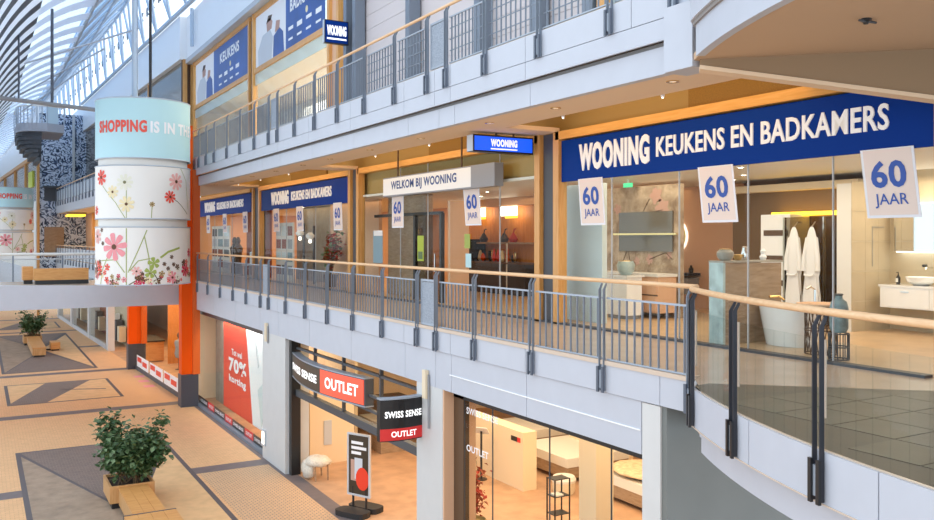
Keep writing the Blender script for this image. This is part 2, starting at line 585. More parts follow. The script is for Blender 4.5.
# ---- ground floor of the atrium
floor = struct(MB().box(-8, 7.62, -6, 140, G - 0.2, G).build('floor', 'paver_tan'), 'tan paved ground floor of the atrium with dark bands', 'floor')
def paving(name, m, poly, h):
    return MB().prism(poly, G - 0.01, G + h).build(name, m, floor)
for y in (24.4, 34.85, 45.3, 55.7, 66.1, 76.5):
    paving('paving_band', 'paver_band', [(-6, y - 0.33), (fx(7.3, y), y - 0.33), (fx(7.3, y), y + 0.33), (-6, y + 0.33)], 0.002)
paving('ribbed_paving', 'paver_ribbed', [(5.3, 8), (7.25, 8), (7.25, 24.05), (5.3, 24.05)], 0.003)
def star_panel(y0, y1, full=True):
    x0, x1 = 0.96, 5.2
    xm, ym = (x0 + x1) / 2, (y0 + y1) / 2
    paving('paving_border', 'paver_line', [(x0, y0), (x1, y0), (x1, y1), (x0, y1)], 0.004)
    e = 0.13
    if full:
        A, B, C, D = (x0 + e, y0 + e), (x1 - e, y0 + e), (x1 - e, y1 - e), (x0 + e, y1 - e)
        M1, M2 = (xm, ym - 0.9), (xm, ym + 0.9)
        paving('dark_paving', 'paver_dark', [D, M2, C], 0.006)
        paving('dark_paving', 'paver_dark', [A, M1, B], 0.006)
        paving('stone_paving', 'paver_stone', [(x0 + e, y0 + 0.4), (x0 + e, y1 - 0.55), (xm - 0.05, ym + 0.8), (xm - 0.05, ym - 0.8)], 0.006)
        paving('sand_paving', 'paver_sand', [(x1 - e, y0 + 0.4), (x1 - e, y1 - 1.2), (xm + 0.15, ym + 0.2), (xm + 0.15, ym - 0.2)], 0.0065)
    else:
        paving('sand_paving', 'paver_sand', [(x0 + e, y0 + e), (x1 - e, y0 + e), (x1 - e, y1 - e), (x0 + e, y1 - e)], 0.005)
        paving('dark_paving', 'paver_dark', [(x0, y0 + 0.1), (2.35, y0 + 0.1), (4.45, y1 - 0.1), (2.6, y1 - 0.1)], 0.006)
        paving('paving_line', 'paver_line', [(3.0, ym + 0.35), (4.75, y0 + 2.2), (4.8, y0 + 2.35), (3.05, ym + 0.5)], 0.006)
star_panel(12.6, 29.1)
star_panel(37.4, 42.6, False)
star_panel(46.3, 64.5)
star_panel(68.5, 73.5, False)
for x, y in ((6.55, 42.4), (6.52, 40.9), (6.5, 39.4)):      # three pink floor stickers by the shop
    o = MB().prism([(x - 0.22, y - 0.28), (x + 0.22, y - 0.28), (x + 0.22, y + 0.28), (x - 0.22, y + 0.28)], G, G + 0.005).build('floor_sticker', 'petal_pink')
    tag(o, 'small pink sticker on the paving beside the orange column', 'sticker', 'pink floor stickers')
bx('threshold_strip', 'paver_band', floor, 7.22, 7.62, 7.5, 35, G - 0.01, G + 0.004)

# ---- gallery floors
def arc(r, n=26, t0=None, t1=None):
    t0 = T0 if t0 is None else t0
    t1 = T1 if t1 is None else t1
    return [cpt(t0 + (t1 - t0) * i / n, r) for i in range(n + 1)]
def gallery(name, z, label, m):
    mb = MB().prism([(XR, 35), (XR, 7.33)] + arc(CR - 0.02)[1:] + [(16.4, cpt(T1)[1]), (16.4, 35)], z - 0.06, z)
    fprism(mb, XR, 15.0, [35, 60, 80], z - 0.06, z)
    return struct(mb.build(name, m), label, 'floor')
floor1 = gallery('floor_gallery', 0, 'beige tiled walkway of the middle gallery', 'gallery_tile')
floor2 = gallery('floor_upper', U2, 'walkway of the upper gallery', 'gallery_tile')
# dark grey tiles of the round balcony, laid one by one
tile = MB().box(-0.293, 0.293, -0.293, 0.293, 0.0, 0.006).mesh('tile', 'grey_tile')
def diag(x):                                        # floor border, same line as the bulkhead above
    return 7.09 - (x - 7.13) * 0.895
base = MB()
pl = [p for p in arc(CR - 0.045) if p[1] < diag(p[0])]
base.prism([(7.2, 7.02)] + pl + [(12.6, cpt(T1)[1]), (12.6, diag(12.6))], 0.0, 0.002)
bo = base.build('tile_bed', 'grey_joint', floor1)
for i in range(14):
    for j in range(22):
        x, y = 5.0 + 0.6 * i, -2.6 + 0.6 * j
        cs = [(x + a, y + b) for a in (-0.3, 0.3) for b in (-0.3, 0.3)]
        if all(math.hypot(p[0] - CC[0], p[1] - CC[1]) < CR - 0.1 for p in cs) and all(p[1] < diag(p[0]) + 0.1 for p in cs):
            inst('tile', tile, floor1, (x, y, 0.0005))
bx('threshold_strip', 'dark_grey', floor1, XS - 0.10, XS + 0.06, 6.0, 35, 0, 0.035)

# ---- fascias: every cladding panel is a piece of its own
def panels(root, x, ys, z0, z1, m, t=0.04, gap=0.006):
    for a, b in zip(ys, ys[1:]):
        MB().prism([(fx(x, a), a + gap), (fx(x + t, a), a + gap), (fx(x + t, b), b - gap), (fx(x, b), b - gap)], z0, z1).build('cladding_panel', m, root)
def ring(r0, r1, z0, z1, n=30, t0=None, t1=None):
    a, b = arc(r0, n, t0, t1), arc(r1, n, t0, t1)
    mb = MB()
    for i in range(n):
        mb.prism([a[i], a[i + 1], b[i + 1], b[i]], z0, z1)
    return mb
NEAR = [7.42, 8.45, 10.9, 13.3, 13.9, 15.2, 18.0, 20.8, 23.4, 25.2, 28.0, 30.8, 33.6, 34.7]
FAR = [35.2, 40, 45, 50, 55, 60, 65, 70, 75, 80]
f1 = struct(empty('trim_1', (XR, 20, 0)), 'pale clad fascia along the edge of the middle gallery', 'fascia')
panels(f1, XR - 0.012, [7.32, 7.92] + NEAR[2:], -0.415, -0.045, 'fascia')
panels(f1, XR + 0.012, [8.28] + NEAR[2:], -1.10, -0.425, 'fascia')
bx('ledge_highlight', 'white', f1, XR + 0.0, XR + 0.03, 8.3, 13.35, -0.80, -0.785)  # highlight along the ledge put into a white strip
bx('nosing', 'nosing', f1, XR - 0.03, XR + 0.16, 7.42, 34.7, -0.045, 0.012)
panels(f1, XR - 0.012, FAR, -1.0, -0.03, 'fascia')
f2 = struct(empty('trim_2', (XR, 20, U2)), 'pale clad fascia along the edge of the upper gallery', 'fascia')
panels(f2, XR - 0.012, NEAR, U2 - 0.40, U2 - 0.01, 'fascia')
panels(f2, XR - 0.012, [7.5] + NEAR[2:], 4.085, U2 - 0.41, 'fascia')
bx('shadow_groove', 'groove', f2, XR + 0.13, XR + 0.2, 7.6, 34.7, 4.0, 4.1)
panels(f2, XR + 0.08, [7.56] + NEAR[2:], 3.69, 4.035, 'fascia', t=0.12)
panels(f2, XR - 0.012, FAR, 3.75, U2 - 0.02, 'fascia')
f3 = struct(empty('trim_3', (CC[0], CC[1], 0)), 'curved pale fascia under the round balcony', 'fascia')
for i in range(6):
    a, b = T0 + (T1 - T0) * i / 6 - 0.0006, T0 + (T1 - T0) * (i + 1) / 6 + 0.0006
    ring(CR, CR - 0.04, -0.415, -0.012, 8, a, b).build('cladding_panel', 'fascia', f3)
MB().slab([(0, -0.415), (1, -0.415), (1, -0.012), (0, -0.012)], (XR - 0.012, 7.315, 0), (cpt(T0)[0] - XR + 0.012, cpt(T0)[1] - 7.315, 0), UP, -0.04).build('corner_panel', 'fascia', f3)
ring(CR - 0.10, CR - 0.2, -0.56, -0.40, 40).build('upper_band', 'fascia', f3)
ring(CR - 0.12, CR - 0.3, -0.74, -0.56, 40).build('lower_band', 'fascia', f3)
ring(CR + 0.015, CR - 0.04, -0.423, -0.413, 40).build('joint_strip', 'nosing', f3)
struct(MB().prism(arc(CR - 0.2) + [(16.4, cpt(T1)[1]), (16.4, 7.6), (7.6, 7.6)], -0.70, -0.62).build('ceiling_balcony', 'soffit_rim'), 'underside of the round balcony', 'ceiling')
f4 = struct(empty('trim_4', (CC[0], CC[1], U2)), 'curved pale fascia of the upper round balcony', 'fascia')
for i in range(6):
    a, b = T0 + (T1 - T0) * i / 6 - 0.0006, T0 + (T1 - T0) * (i + 1) / 6 + 0.0006
    ring(CR, CR - 0.04, 4.08, U2, 8, a, b).build('cladding_panel', 'fascia', f4)
MB().slab([(0, 4.08), (1, 4.08), (1, U2), (0, U2)], (XR - 0.012, 7.315, 0), (cpt(T0)[0] - XR + 0.012, cpt(T0)[1] - 7.315, 0), UP, -0.04).build('corner_panel', 'fascia', f4)
ring(CR - 0.03, CR - 0.2, 4.03, 4.085, 40).build('shadow_groove', 'groove', f4)
ring(CR - 0.06, CR - 0.16, 3.685, 4.035, 40).build('lower_band', 'fascia', f4)
bx('corner_box', 'fascia', f4, 7.12, 7.5, 7.2, 7.67, 3.63, 4.40)

# ---- soffits under the upper gallery
s1 = struct(MB().prism([(XR + 0.2, 7.7), (8.47, 7.7), (8.47, 34.8), (XR + 0.2, 34.8)], 3.70, 3.78).build('ceiling_gallery', 'soffit'), 'beige soffit above the middle gallery with recessed lamps', 'ceiling')
for y0, y1 in ((13.35, 14.3), (23.4, 24.3), (33.6, 34.8)):
    bx('soffit_strip', 'soffit', s1, 8.47, 9.72, y0, y1, 3.70, 3.78)
bx('recess_top', 'soffit', s1, 8.4, 10.0, 6.0, 45, 4.55, 4.6)
bx('recess_side', 'soffit', s1, 8.40, 8.47, 7.7, 34.8, 3.78, 4.56)
fprism(MB(), XR + 0.2, 9.75, [34.8, 60, 80], 3.72, 3.78).build('soffit_strip', 'soffit', s1)
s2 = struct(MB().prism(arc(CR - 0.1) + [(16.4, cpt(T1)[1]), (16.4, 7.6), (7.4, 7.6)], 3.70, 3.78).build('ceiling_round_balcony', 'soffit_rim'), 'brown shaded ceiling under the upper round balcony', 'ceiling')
# wedge-shaped bulkhead along the diagonal
d = Vector((9.62 - 7.16, diag(9.62) - 7.12, 0))
Ld = d.length
d.normalize()
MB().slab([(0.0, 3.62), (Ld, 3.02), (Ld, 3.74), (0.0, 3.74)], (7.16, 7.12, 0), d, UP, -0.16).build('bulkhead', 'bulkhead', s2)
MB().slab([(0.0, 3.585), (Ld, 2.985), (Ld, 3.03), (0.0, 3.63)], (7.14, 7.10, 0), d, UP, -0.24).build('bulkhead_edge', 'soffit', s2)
# recessed downlights and hanging spots: fittings of the gallery ceiling
dl = MB().lathe([(0.085, 0.0), (0.085, -0.012), (0.06, -0.012), (0.05, 0.004)]).mesh('ring', 'brass')
dd = MB().lathe([(0.05, 0.0), (0.05, 0.004)]).mesh('lens', 'lamp_dim')
for y in (8.3, 10.9, 12.9, 15.6, 18.2, 20.8, 22.9, 25.4, 28.0, 30.6, 33.0):
    r = thing('ceiling_downlight', 'round recessed downlight in the beige soffit of the gallery', 'downlight', (7.86, y, 3.70), 'downlights in the gallery soffit')
    inst('ring', dl, r, (7.86, y, 3.70))
    inst('lens', dd, r, (7.86, y, 3.695))
sp = MB().lathe([(0.010, 0.06), (0.010, 0.02), (0.03, 0.0), (0.028, -0.06), (0.02, -0.065)]).mesh('lamp_body', 'white')
sl = MB().lathe([(0.016, 0.015), (0.010, 0.0)]).mesh('bulb', 'lamp_soft')
for y in (9.2, 11.6, 16.5, 19.4, 26.2, 29.3, 32.2):
    r = thing('hanging_spot', 'small white spot lamp hanging at the inner edge of the soffit', 'spot lamp', (8.52, y, 3.72), 'spot lamps along the cove')
    inst('lamp_body', sp, r, (8.52, y, 3.74))
    inst('bulb', sl, r, (8.52, y, 3.66))
r = thing('smoke_detector', 'small dark detector on the brown ceiling of the round balcony', 'detector', (7.19, 5.04, 3.70))
MB().lathe([(0.05, 0), (0.05, -0.02), (0.03, -0.03), (0.02, -0.05)], (7.19, 5.04, 3.70)).build('detector_body', 'black', r)
MB().tube([(7.09, 5.04, 3.675), (7.31, 5.02, 3.675)], 0.012, 6).build('detector_arm', 'dark_grey', r)

# ---- columns and transverse wall
def column(name, label, x0, x1, y0, y1, z0, z1, m='column_white'):
    return struct(MB().box(x0, x1, y0, y1, z0, z1).build(name, m), label, 'column')
column('column', 'white clad column beside the open entrance of the bed shop, with the blade sign', XR + 0.02, 8.0, 13.65, 14.70, G, -1.0)
bx('reveal', 'peach', bpy.data.objects['column'], XR + 0.03, 8.0, 13.61, 13.65, G, -1.1)
column('column', 'white clad column between the red sale window and the open entrance', XR + 0.02, 8.0, 22.8, 24.96, G, -1.0)
column('column', 'slim white column end at the foot of the round balcony', XR + 0.004, 7.8, 7.93, 8.26, G, -0.43)
struct(MB().box(7.33, 16, 7.84, 7.94, G, -0.43).build('wall_balcony', 'teal_wall'), 'grey-green wall below the round balcony', 'wall')
def orange_column(label, x, y, zt, wx=0.6, wy=0.5):
    r = struct(empty('column', (x, y, G)), label, 'column')
    bx('shaft', 'orange', r, x - wx / 2, x + wx / 2, y - wy / 2, y + wy / 2, G + 1.25, zt)
    bx('shaft_flange', 'orange_deep', r, x + wx / 2 - 0.02, x + wx / 2 + 0.25, y - wy / 2 - 0.12, y - wy / 2 + 0.1, G + 1.25, min(zt, 4.3))
    bx('plinth', 'plinth', r, x - wx / 2 - 0.03, x + wx / 2 + 0.2, y - wy / 2 - 0.08, y + wy / 2 + 0.03, G, G + 1.25)
orange_column('tall orange column with dark plinth at the end of the bridge', 6.98, 34.1, 6.0, 0.42)
orange_column('orange column with dark plinth beyond the bridge', 6.75, 45.2, -1.0)
for y in (14.22, 24.4):                               # pale service boxes with conduit on the fascia
    r = thing('service_box', 'pale slim service box with a conduit on the white column %s' % ('by the blade sign' if y < 20 else 'by the red sale window'), 'service box', (XR - 0.02, y, -1.2))
    bx('cover', 'cream', r, XR - 0.07, XR, y - 0.06, y + 0.08, -1.35, -0.82)
    bx('conduit', 'mid_grey', r, XR - 0.03, XR + 0.0, y - 0.1, y - 0.07, -1.9 if y < 20 else -1.4, -0.9)
r = thing('wall_lamp', 'small lit wall lamp low on the white column by the sale window', 'wall lamp', (XR, 24.75, -4.3))
bx('housing', 'light_grey', r, XR - 0.03, XR + 0.03, 24.6, 24.9, -4.45, -4.0)
bx('lens', 'lamp_soft', r, XR - 0.04, XR - 0.025, 24.65, 24.83, -4.40, -4.05)

# ---- ceilings, backs and floors of the shops
struct(MB().box(7.62, 18, 8.1, 35.48, G - 0.2, G + 0.004).build('floor_bedshop', 'bed_floor'), 'warm wooden floor of the bed shop', 'floor')
c = struct(MB().box(7.75, 18, 8.1, 35, -1.10, -1.02).build('ceiling_bedshop', 'bed_beige'), 'ceiling of the bed shop', 'ceiling')
for y in (9.0, 10.6, 12.4, 16.4, 18.2, 20.0, 21.8):
    bx('ceiling_track', 'black', c, 8.2, 15.5, y, y + 0.05, -1.25, -1.10)
for x in (7.95, 9.3, 10.9):
    bx('ceiling_duct', 'dark_brown', c, x, x + 0.18, 8.2, 13.4, -1.40, -1.12)
struct(MB().box(17.9, 18.0, 8.1, 35, G, -1.1).build('wall_bedshop_back', 'bed_beige'), 'beige back wall of the bed shop', 'wall')
struct(MB().box(10.0, 18.0, 28.0, 28.1, G, -1.1).build('wall_bedshop_side', 'bed_beige'), 'beige side wall of the bed shop', 'wall')
struct(MB().box(9.9, 10.0, 24.1, 35, G, -1.1).build('wall_window_back', 'stone_tile'), 'stone coloured back wall of the red sale window', 'wall')
struct(MB().prism([(XS + 0.02, 6.0), (16.4, 6.0), (16.4, 45), (9.4, 45), (XS + 0.02, 35)], 0.0, 0.006).build('floor_showroom', 'shop_floor'), 'wooden floor of the kitchen and bathroom showroom', 'floor')
struct(MB().box(XS + 0.05, 16.4, 5.5, 45, 2.86, 2.92).build('ceiling_showroom', 'off_white'), 'ceiling of the kitchen and bathroom showroom', 'ceiling')
struct(MB().box(16.3, 16.4, 5.5, 45, 0, 2.9).build('wall_showroom_back', 'peach'), 'peach back wall of the showroom', 'wall')
struct(MB().box(XS + 0.1, 16.4, 44.9, 45, 0, 2.9).build('wall_showroom_end', 'peach'), 'peach end wall of the showroom', 'wall')
struct(MB().box(XS - 0.02, 11.0, 5.2, 5.72, 0, 3.6).build('wall_showroom_pier', 'peach'), 'peach pier at the end of the showroom window', 'wall')
struct(MB().box(14.4, 16.4, 5.5, 9.7, 0, 2.9).build('wall_vanity', 'stone_tile'), 'tiled wall behind the vanity', 'wall')
ws = struct(MB().box(9.95, 10.1, 5.9, 45, 2.9, 4.56).build('wall_cove', 'olive'), 'olive wall above the gallery shopfronts', 'wall')
bx('gold_cladding', 'gold_clad', ws, 9.90, 9.96, 5.9, 10.1, 3.6, 4.5)
bx('gold_cladding', 'gold_clad', ws, 9.90, 9.96, 15.9, 19.2, 3.6, 4.5)
bx('gold_cladding', 'gold_clad', ws, 9.90, 9.96, 26.5, 30.2, 3.6, 4.5)
# ================================================================== RAILINGS
def post_meshes(m0, m1):
    """flat-bar post, origin on the gallery edge, x towards the shop"""
    plate = MB()
    prof = [(-0.04, -0.40), (0.0, -0.40), (0.0, 0.97), (0.025, 1.02), (0.03, 1.047), (0.01, 1.047), (-0.04, 0.96)]
    for s in (-0.045, 0.045):
        plate.slab(prof, (-0.005, s + 0.006, 0), (1, 0, 0), (0, 0, 1), 0.012)
    br = MB()
    for s in (-0.05, 0.05):
        br.box(-0.070, -0.045, s - 0.02, s + 0.02, -0.415, -0.07)
    bo = MB()
    bo.box(-0.05, -0.02, -0.04, 0.04, -0.36, -0.12)
    return plate.mesh('upright', m0), br.mesh('bracket', m1), bo.mesh('spacer', 'steel_light')
PMS = post_meshes('steel', 'steel_mid')
PMD = post_meshes('steel_dark', 'sign_black')
def put_post(root, x, y, z, rot=0.0, PM=PMS):
    p = inst('post', PM[0], root, (x, y, z), rot)
    for k, nm in ((1, 'bracket'), (2, 'spacer')):
        q = bpy.data.objects.new(nm, PM[k])
        col.objects.link(q)
        q.parent = p
    return p
def metal_railing(label, z, posts, gaps, rods):
    root = thing('gallery_railing', label, 'railing', (XR, posts[0], z))
    ya, yb = posts[0] - 0.05, posts[-1] + 0.2
    MB().tube([(XR + 0.02, ya, z + 1.08), (XR + 0.02, yb, z + 1.08)], 0.030, 10).build('handrail', 'handrail', root, True)
    bal = MB().box(-0.012, 0.012, -0.0075, 0.0075, 0.03, 0.84).mesh('baluster', 'steel')
    perf = MB().box(-0.01, 0.01, -0.27, 0.27, 0.06, 0.83).mesh('perforated_panel', 'perforated')
    pf = MB()
    for a, b, c, d in ((-0.30, 0.30, 0.84, 0.88), (-0.30, 0.30, 0.02, 0.06), (-0.30, -0.27, 0.02, 0.88), (0.27, 0.30, 0.02, 0.88)):
        pf.box(-0.018, 0.018, a, b, c, d)
    pf = pf.mesh('panel_frame', 'steel_light')
    for y in posts:
        put_post(root, XR - 0.008, y, z)
    for a, b in zip(posts, posts[1:]):
        if b - a < 0.95:
            q = inst('perforated_panel', perf, root, (XR + 0.02, (a + b) / 2, z))
            f = bpy.data.objects.new('panel_frame', pf)
            col.objects.link(f)
            f.parent = q
            continue
        bx('top_rail', 'steel_light', root, XR + 0.005, XR + 0.035, a + 0.05, b - 0.05, z + 0.835, z + 0.86)
        bx('bottom_rail', 'steel_light', root, XR + 0.005, XR + 0.035, a + 0.05, b - 0.05, z + 0.018, z + 0.038)
        n = 10
        for i in range(n):
            inst('baluster', bal, root, (XR + 0.02, a + (b - a) * (i + 1) / (n + 1), z))
        if rods and b < 17.4:
            for h in (0.24, 0.44, 0.64):
                bx('cross_rod', 'steel', root, XR + 0.014, XR + 0.026, a + 0.05, b - 0.05, z + h, z + h + 0.016)
    return root
PL = [7.38, 9.02, 10.7, 12.42, 13.81, 14.58, 16.2, 17.8, 19.4, 21.0, 22.6, 24.18, 24.99, 26.55, 28.15, 29.85, 31.7, 33.4, 34.5]
PU = [7.65, 8.86, 10.51, 12.07, 13.42, 14.17, 15.6, 17.15, 18.75, 20.3, 21.85, 23.35, 24.18, 25.65, 27.3, 28.95, 30.75, 32.0, 33.2, 34.4]
metal_railing('blue-grey steel railing with oak handrail along the middle gallery', 0.0, PL, (), False)
metal_railing('blue-grey steel railing with oak handrail along the upper gallery', U2, PU, (), True)

# glass railing on the round balcony
gr = thing('glass_railing', 'curved glass railing with dark twin posts and oak handrail on the round balcony', 'railing', (7.2, 7.4, 0))
MB().tube([(XR + 0.02, 7.33, 1.08)] + [(p[0] + 0.02, p[1] - 0.004, 1.08) for p in arc(CR, 24)], 0.032, 10).build('handrail', 'handrail', gr, True)
TA = [math.asin((y - CC[1]) / CR) for y in (6.87, 5.71, 4.39, 3.0, 1.6, 0.2, -1.2)]
prev = T0
for t in TA:
    x, y = cpt(t, CR)
    put_post(gr, x, y, 0.0, -t, PMD)
    if t == TA[0]:
        prev = t
        continue
    n = 8
    g = 0.0035
    a, b = prev - g, t + g
    mb = MB()
    q0 = [cpt(a + (b - a) * i / n, CR - 0.015) for i in range(n + 1)]
    q1 = [cpt(a + (b - a) * i / n, CR - 0.027) for i in range(n + 1)]
    for i in range(n):
        mb.prism([q0[i], q0[i + 1], q1[i + 1], q1[i]], 0.01, 0.86)
    pane = mb.build('glass_pane', 'glass_rail', gr)
    for e in (a + 0.001, b - 0.001):
        p = cpt(e, CR - 0.02)
        MB().box(p[0] - 0.008, p[0] + 0.008, p[1] - 0.007, p[1] + 0.007, 0.25, 0.86).build('clamp', 'nosing', pane)
    prev = t
# upper round balcony railing
gr2 = thing('glass_railing', 'curved glass railing on the upper round balcony', 'railing', (7.2, 7.4, U2))
MB().tube([(p[0] + 0.02, p[1], U2 + 1.08) for p in arc(CR, 24)], 0.032, 10).build('handrail', 'handrail', gr2, True)
prev = T0
for t in TA:
    x, y = cpt(t, CR + 0.02)
    put_post(gr2, x, y, U2, -t)
    a, b = prev - 0.012, t + 0.012
    mb = MB()
    q0 = [cpt(a + (b - a) * i / 8, CR - 0.015) for i in range(9)]
    q1 = [cpt(a + (b - a) * i / 8, CR - 0.027) for i in range(9)]
    for i in range(8):
        mb.prism([q0[i], q0[i + 1], q1[i + 1], q1[i]], U2 + 0.01, U2 + 0.86)
    mb.build('glass_pane', 'glass_rail', gr2)
    prev = t

# galleries beyond the bridge: glass railings seen from afar
def far_railing(label, z):
    r = thing('gallery_railing', label, 'railing', (fx(XR, 36), 36, z))
    fprism(MB(), XR - 0.02, XR + 0.03, [36.0, 50, 65, 80], z + 1.05, z + 1.11).build('handrail', 'handrail', r)
    for i, y in enumerate([36.2 + 1.56 * k for k in range(29)]):
        put_post(r, fx(XR, y) - 0.02, y, z)
        if i:
            MB().prism([(fx(XR, y - 1.5) + 0.01, y - 1.5), (fx(XR, y - 1.5) + 0.03, y - 1.5), (fx(XR, y - 0.06) + 0.03, y - 0.06), (fx(XR, y - 0.06) + 0.01, y - 0.06)], z + 0.03, z + 0.86).build('infill_panel', 'steel_pale', r)
far_railing('blue-grey railing of the middle gallery beyond the bridge', 0.0)
far_railing('blue-grey railing of the upper gallery beyond the bridge', U2)

# ================================================================== GALLERY SHOPFRONTS
def shopfront(name, label, y0, y1, z0, z1, x, m_frame, joints, head=None, mglass='glass_shop', sill=True):
    r = struct(empty(name, (x, (y0 + y1) / 2, z0)), label, 'window')
    ys = [y0] + joints + [y1]
    for a, b in zip(ys, ys[1:]):
        bx('pane', mglass, r, x + 0.02, x + 0.032, a + 0.006, b - 0.006, z0 + 0.03, z1)
    for y in joints:
        bx('joint', 'light_grey', r, x + 0.012, x + 0.04, y - 0.006, y + 0.006, z0 + 0.03, z1)
    return r
w1 = shopfront('window_1', 'large showroom window of the kitchen shop behind the round balcony', 5.88, 13.3, 0.0, 3.53, XS, 'oak_frame', [7.33, 8.76, 10.17, 11.85])
w2 = shopfront('window_2', 'showroom entrance glazing under the welcome sign', 14.1, 23.2, 0.0, 3.53, XS, 'oak_frame', [15.6, 19.0, 20.6])
w3 = shopfront('window_3', 'showroom window with a dried red plant inside', 24.1, 33.3, 0.0, 3.53, XS, 'oak_frame', [27.2, 30.3])
w4 = shopfront('window_4', 'showroom window beside the tall orange column', 34.8, 44.6, 0.0, 3.53, XS, 'oak_frame', [38, 41.2])
for w_, a, b in ((w1, 5.88, 13.3), (w2, 14.1, 23.2), (w3, 24.1, 33.3), (w4, 34.8, 44.6)):
    bx('head_beam', 'oak_beam', w_, XS - 0.10, XS + 0.12, a - 0.1, b + 0.1, 3.545, 3.70)
for y0, ww in ((5.80, w1), (13.38, w1), (14.02, w2), (23.3, w2), (23.95, w3), (33.45, w3), (34.35, w4)):
    bx('mullion', 'oak_frame', ww, XS - 0.10, XS + 0.10, y0 - 0.09, y0 + 0.09, 0.0, 3.70)
for y0, y1, ww in ((13.5, 13.9, w1), (23.42, 23.82, w2), (33.55, 34.25, w3)):
    bx('steel_cover', 'dark_grey', ww, XS - 0.02, XS + 0.2, y0, y1, 0.0, 3.69)

def blue_sign(label, y0, y1, txt_y, w_word, w_rest, h1, h2, y_rest):
    r = thing('shop_sign', label, 'sign', (XS - 0.01, y0, 2.73))
    bx('sign_panel', 'sign_blue', r, XS - 0.035, XS + 0.005, y0, y1, 2.73, 3.52)
    text('WOONING', 'letter_white', r, (XS - 0.04, txt_y, 2.90), L_, UP, w_word, h1, bold=0.045, lift=0.015, thick=0.02)
    text('KEUKENS EN BADKAMERS', 'letter_white', r, (XS - 0.04, y_rest, 2.99), L_, UP, w_rest, h2, bold=0.018, lift=0.015, thick=0.02)
    return r
blue_sign('long dark blue shop sign with white lettering above the large showroom window', 5.89, 13.28, 12.71, 1.91, 4.14, 0.50, 0.33, 10.63)
blue_sign('blue shop sign with white lettering above the window with the red plant', 24.1, 33.3, 31.96, 2.1, 4.0, 0.50, 0.33, 29.55)
blue_sign('blue shop sign with white lettering beside the tall orange column', 34.8, 44.6, 43.0, 2.1, 4.6, 0.50, 0.33, 40.5)

def flag(yc, zc, tilt, label, wd=0.71, ht=0.86):
    r = thing('anniversary_flag', label, 'flag', (XS - 0.06, yc, zc), 'anniversary flags on the showroom windows')
    MB().slab([(-wd / 2, -ht / 2), (wd / 2, -ht / 2), (wd / 2, ht / 2), (-wd / 2, ht / 2)], (XS - 0.055, yc, zc), L_, UP, 0.006).build('cloth', 'flag_edge', r)
    e = 0.035
    MB().slab([(-wd / 2 + e, -ht / 2 + e), (wd / 2 - e, -ht / 2 + e), (wd / 2 - e, ht / 2 - 0.01), (-wd / 2 + e, ht / 2 - 0.01)], (XS - 0.061, yc, zc), L_, UP, 0.003).build('print_field', 'flag_cloth', r)
    text('60', 'flag_blue', r, (XS - 0.066, yc + 0.24, zc - 0.06), L_, UP, 0.47, 0.34, bold=0.03)
    text('JAAR', 'flag_blue', r, (XS - 0.066, yc + 0.22, zc - 0.31), L_, UP, 0.44, 0.18, bold=0.006)
    k = math.tan(math.radians(tilt + 3.0))                # the cloth hangs a little askew
    for ch in r.children:
        for v in ch.data.vertices:
            v.co.y -= k * (zc + ht / 2 - v.co.z)
    return r
FL = [(12.37, 2.32, 3, 'cream 60 JAAR flag over the ice-blue panel of the large window'),
      (9.33, 2.32, 4, 'cream 60 JAAR flag over the peach wall in the large window'),
      (6.52, 2.33, 4, 'cream 60 JAAR flag over the vanity corner of the large window'),
      (16.70, 2.37, 4, 'cream 60 JAAR flag under the grey end of the welcome sign'),
      (20.6, 2.36, -3, 'cream 60 JAAR flag under the white part of the welcome sign'),
      (25.0, 2.33, 2, 'cream 60 JAAR flag beside the oak post nearest the welcome sign'),
      (28.6, 2.33, 2, 'cream 60 JAAR flag at the middle of the window with the red plant'),
      (31.3, 2.33, 3, 'cream 60 JAAR flag at the end of the window with the red plant'),
      (35.6, 2.33, 2, 'cream 60 JAAR flag against the rust wall by the tall orange column'),
      (39.0, 2.33, 2, 'cream 60 JAAR flag in the middle of the window by the orange column'),
      (42.2, 2.33, 2, 'cream 60 JAAR flag closest to the tall orange column')]
for f in FL:
    flag(*f)
# welcome sign hung in front of the entrance
r = thing('hanging_sign', 'long white welcome light box with unlit grey end hung over the showroom entrance', 'sign', (XS - 0.2, 18.6, 2.79))
bx('light_box', 'sign_white_glow', r, XS - 0.30, XS - 0.08, 16.3, 21.0, 2.79, 3.23)
bx('unlit_end', 'mid_grey', r, XS - 0.30, XS - 0.08, 15.3, 16.3, 2.76, 3.26)  # unlit part of the same box, its dimness put into a grey colour
bx('frame', 'mid_grey', r, XS - 0.29, XS - 0.07, 16.3, 21.03, 3.23, 3.26)
bx('frame', 'mid_grey', r, XS - 0.29, XS - 0.07, 16.3, 21.03, 2.76, 2.79)
for y in (16.9, 20.3):
    MB().tube([(XS - 0.19, y, 3.25), (XS - 0.19, y, 4.56)], 0.025, 6).build('hanger', 'dark_brown', r)
text('WELKOM BIJ WOONING', 'print_blue', r, (XS - 0.30, 20.5, 2.87), L_, UP, 3.55, 0.28, bold=0.03)
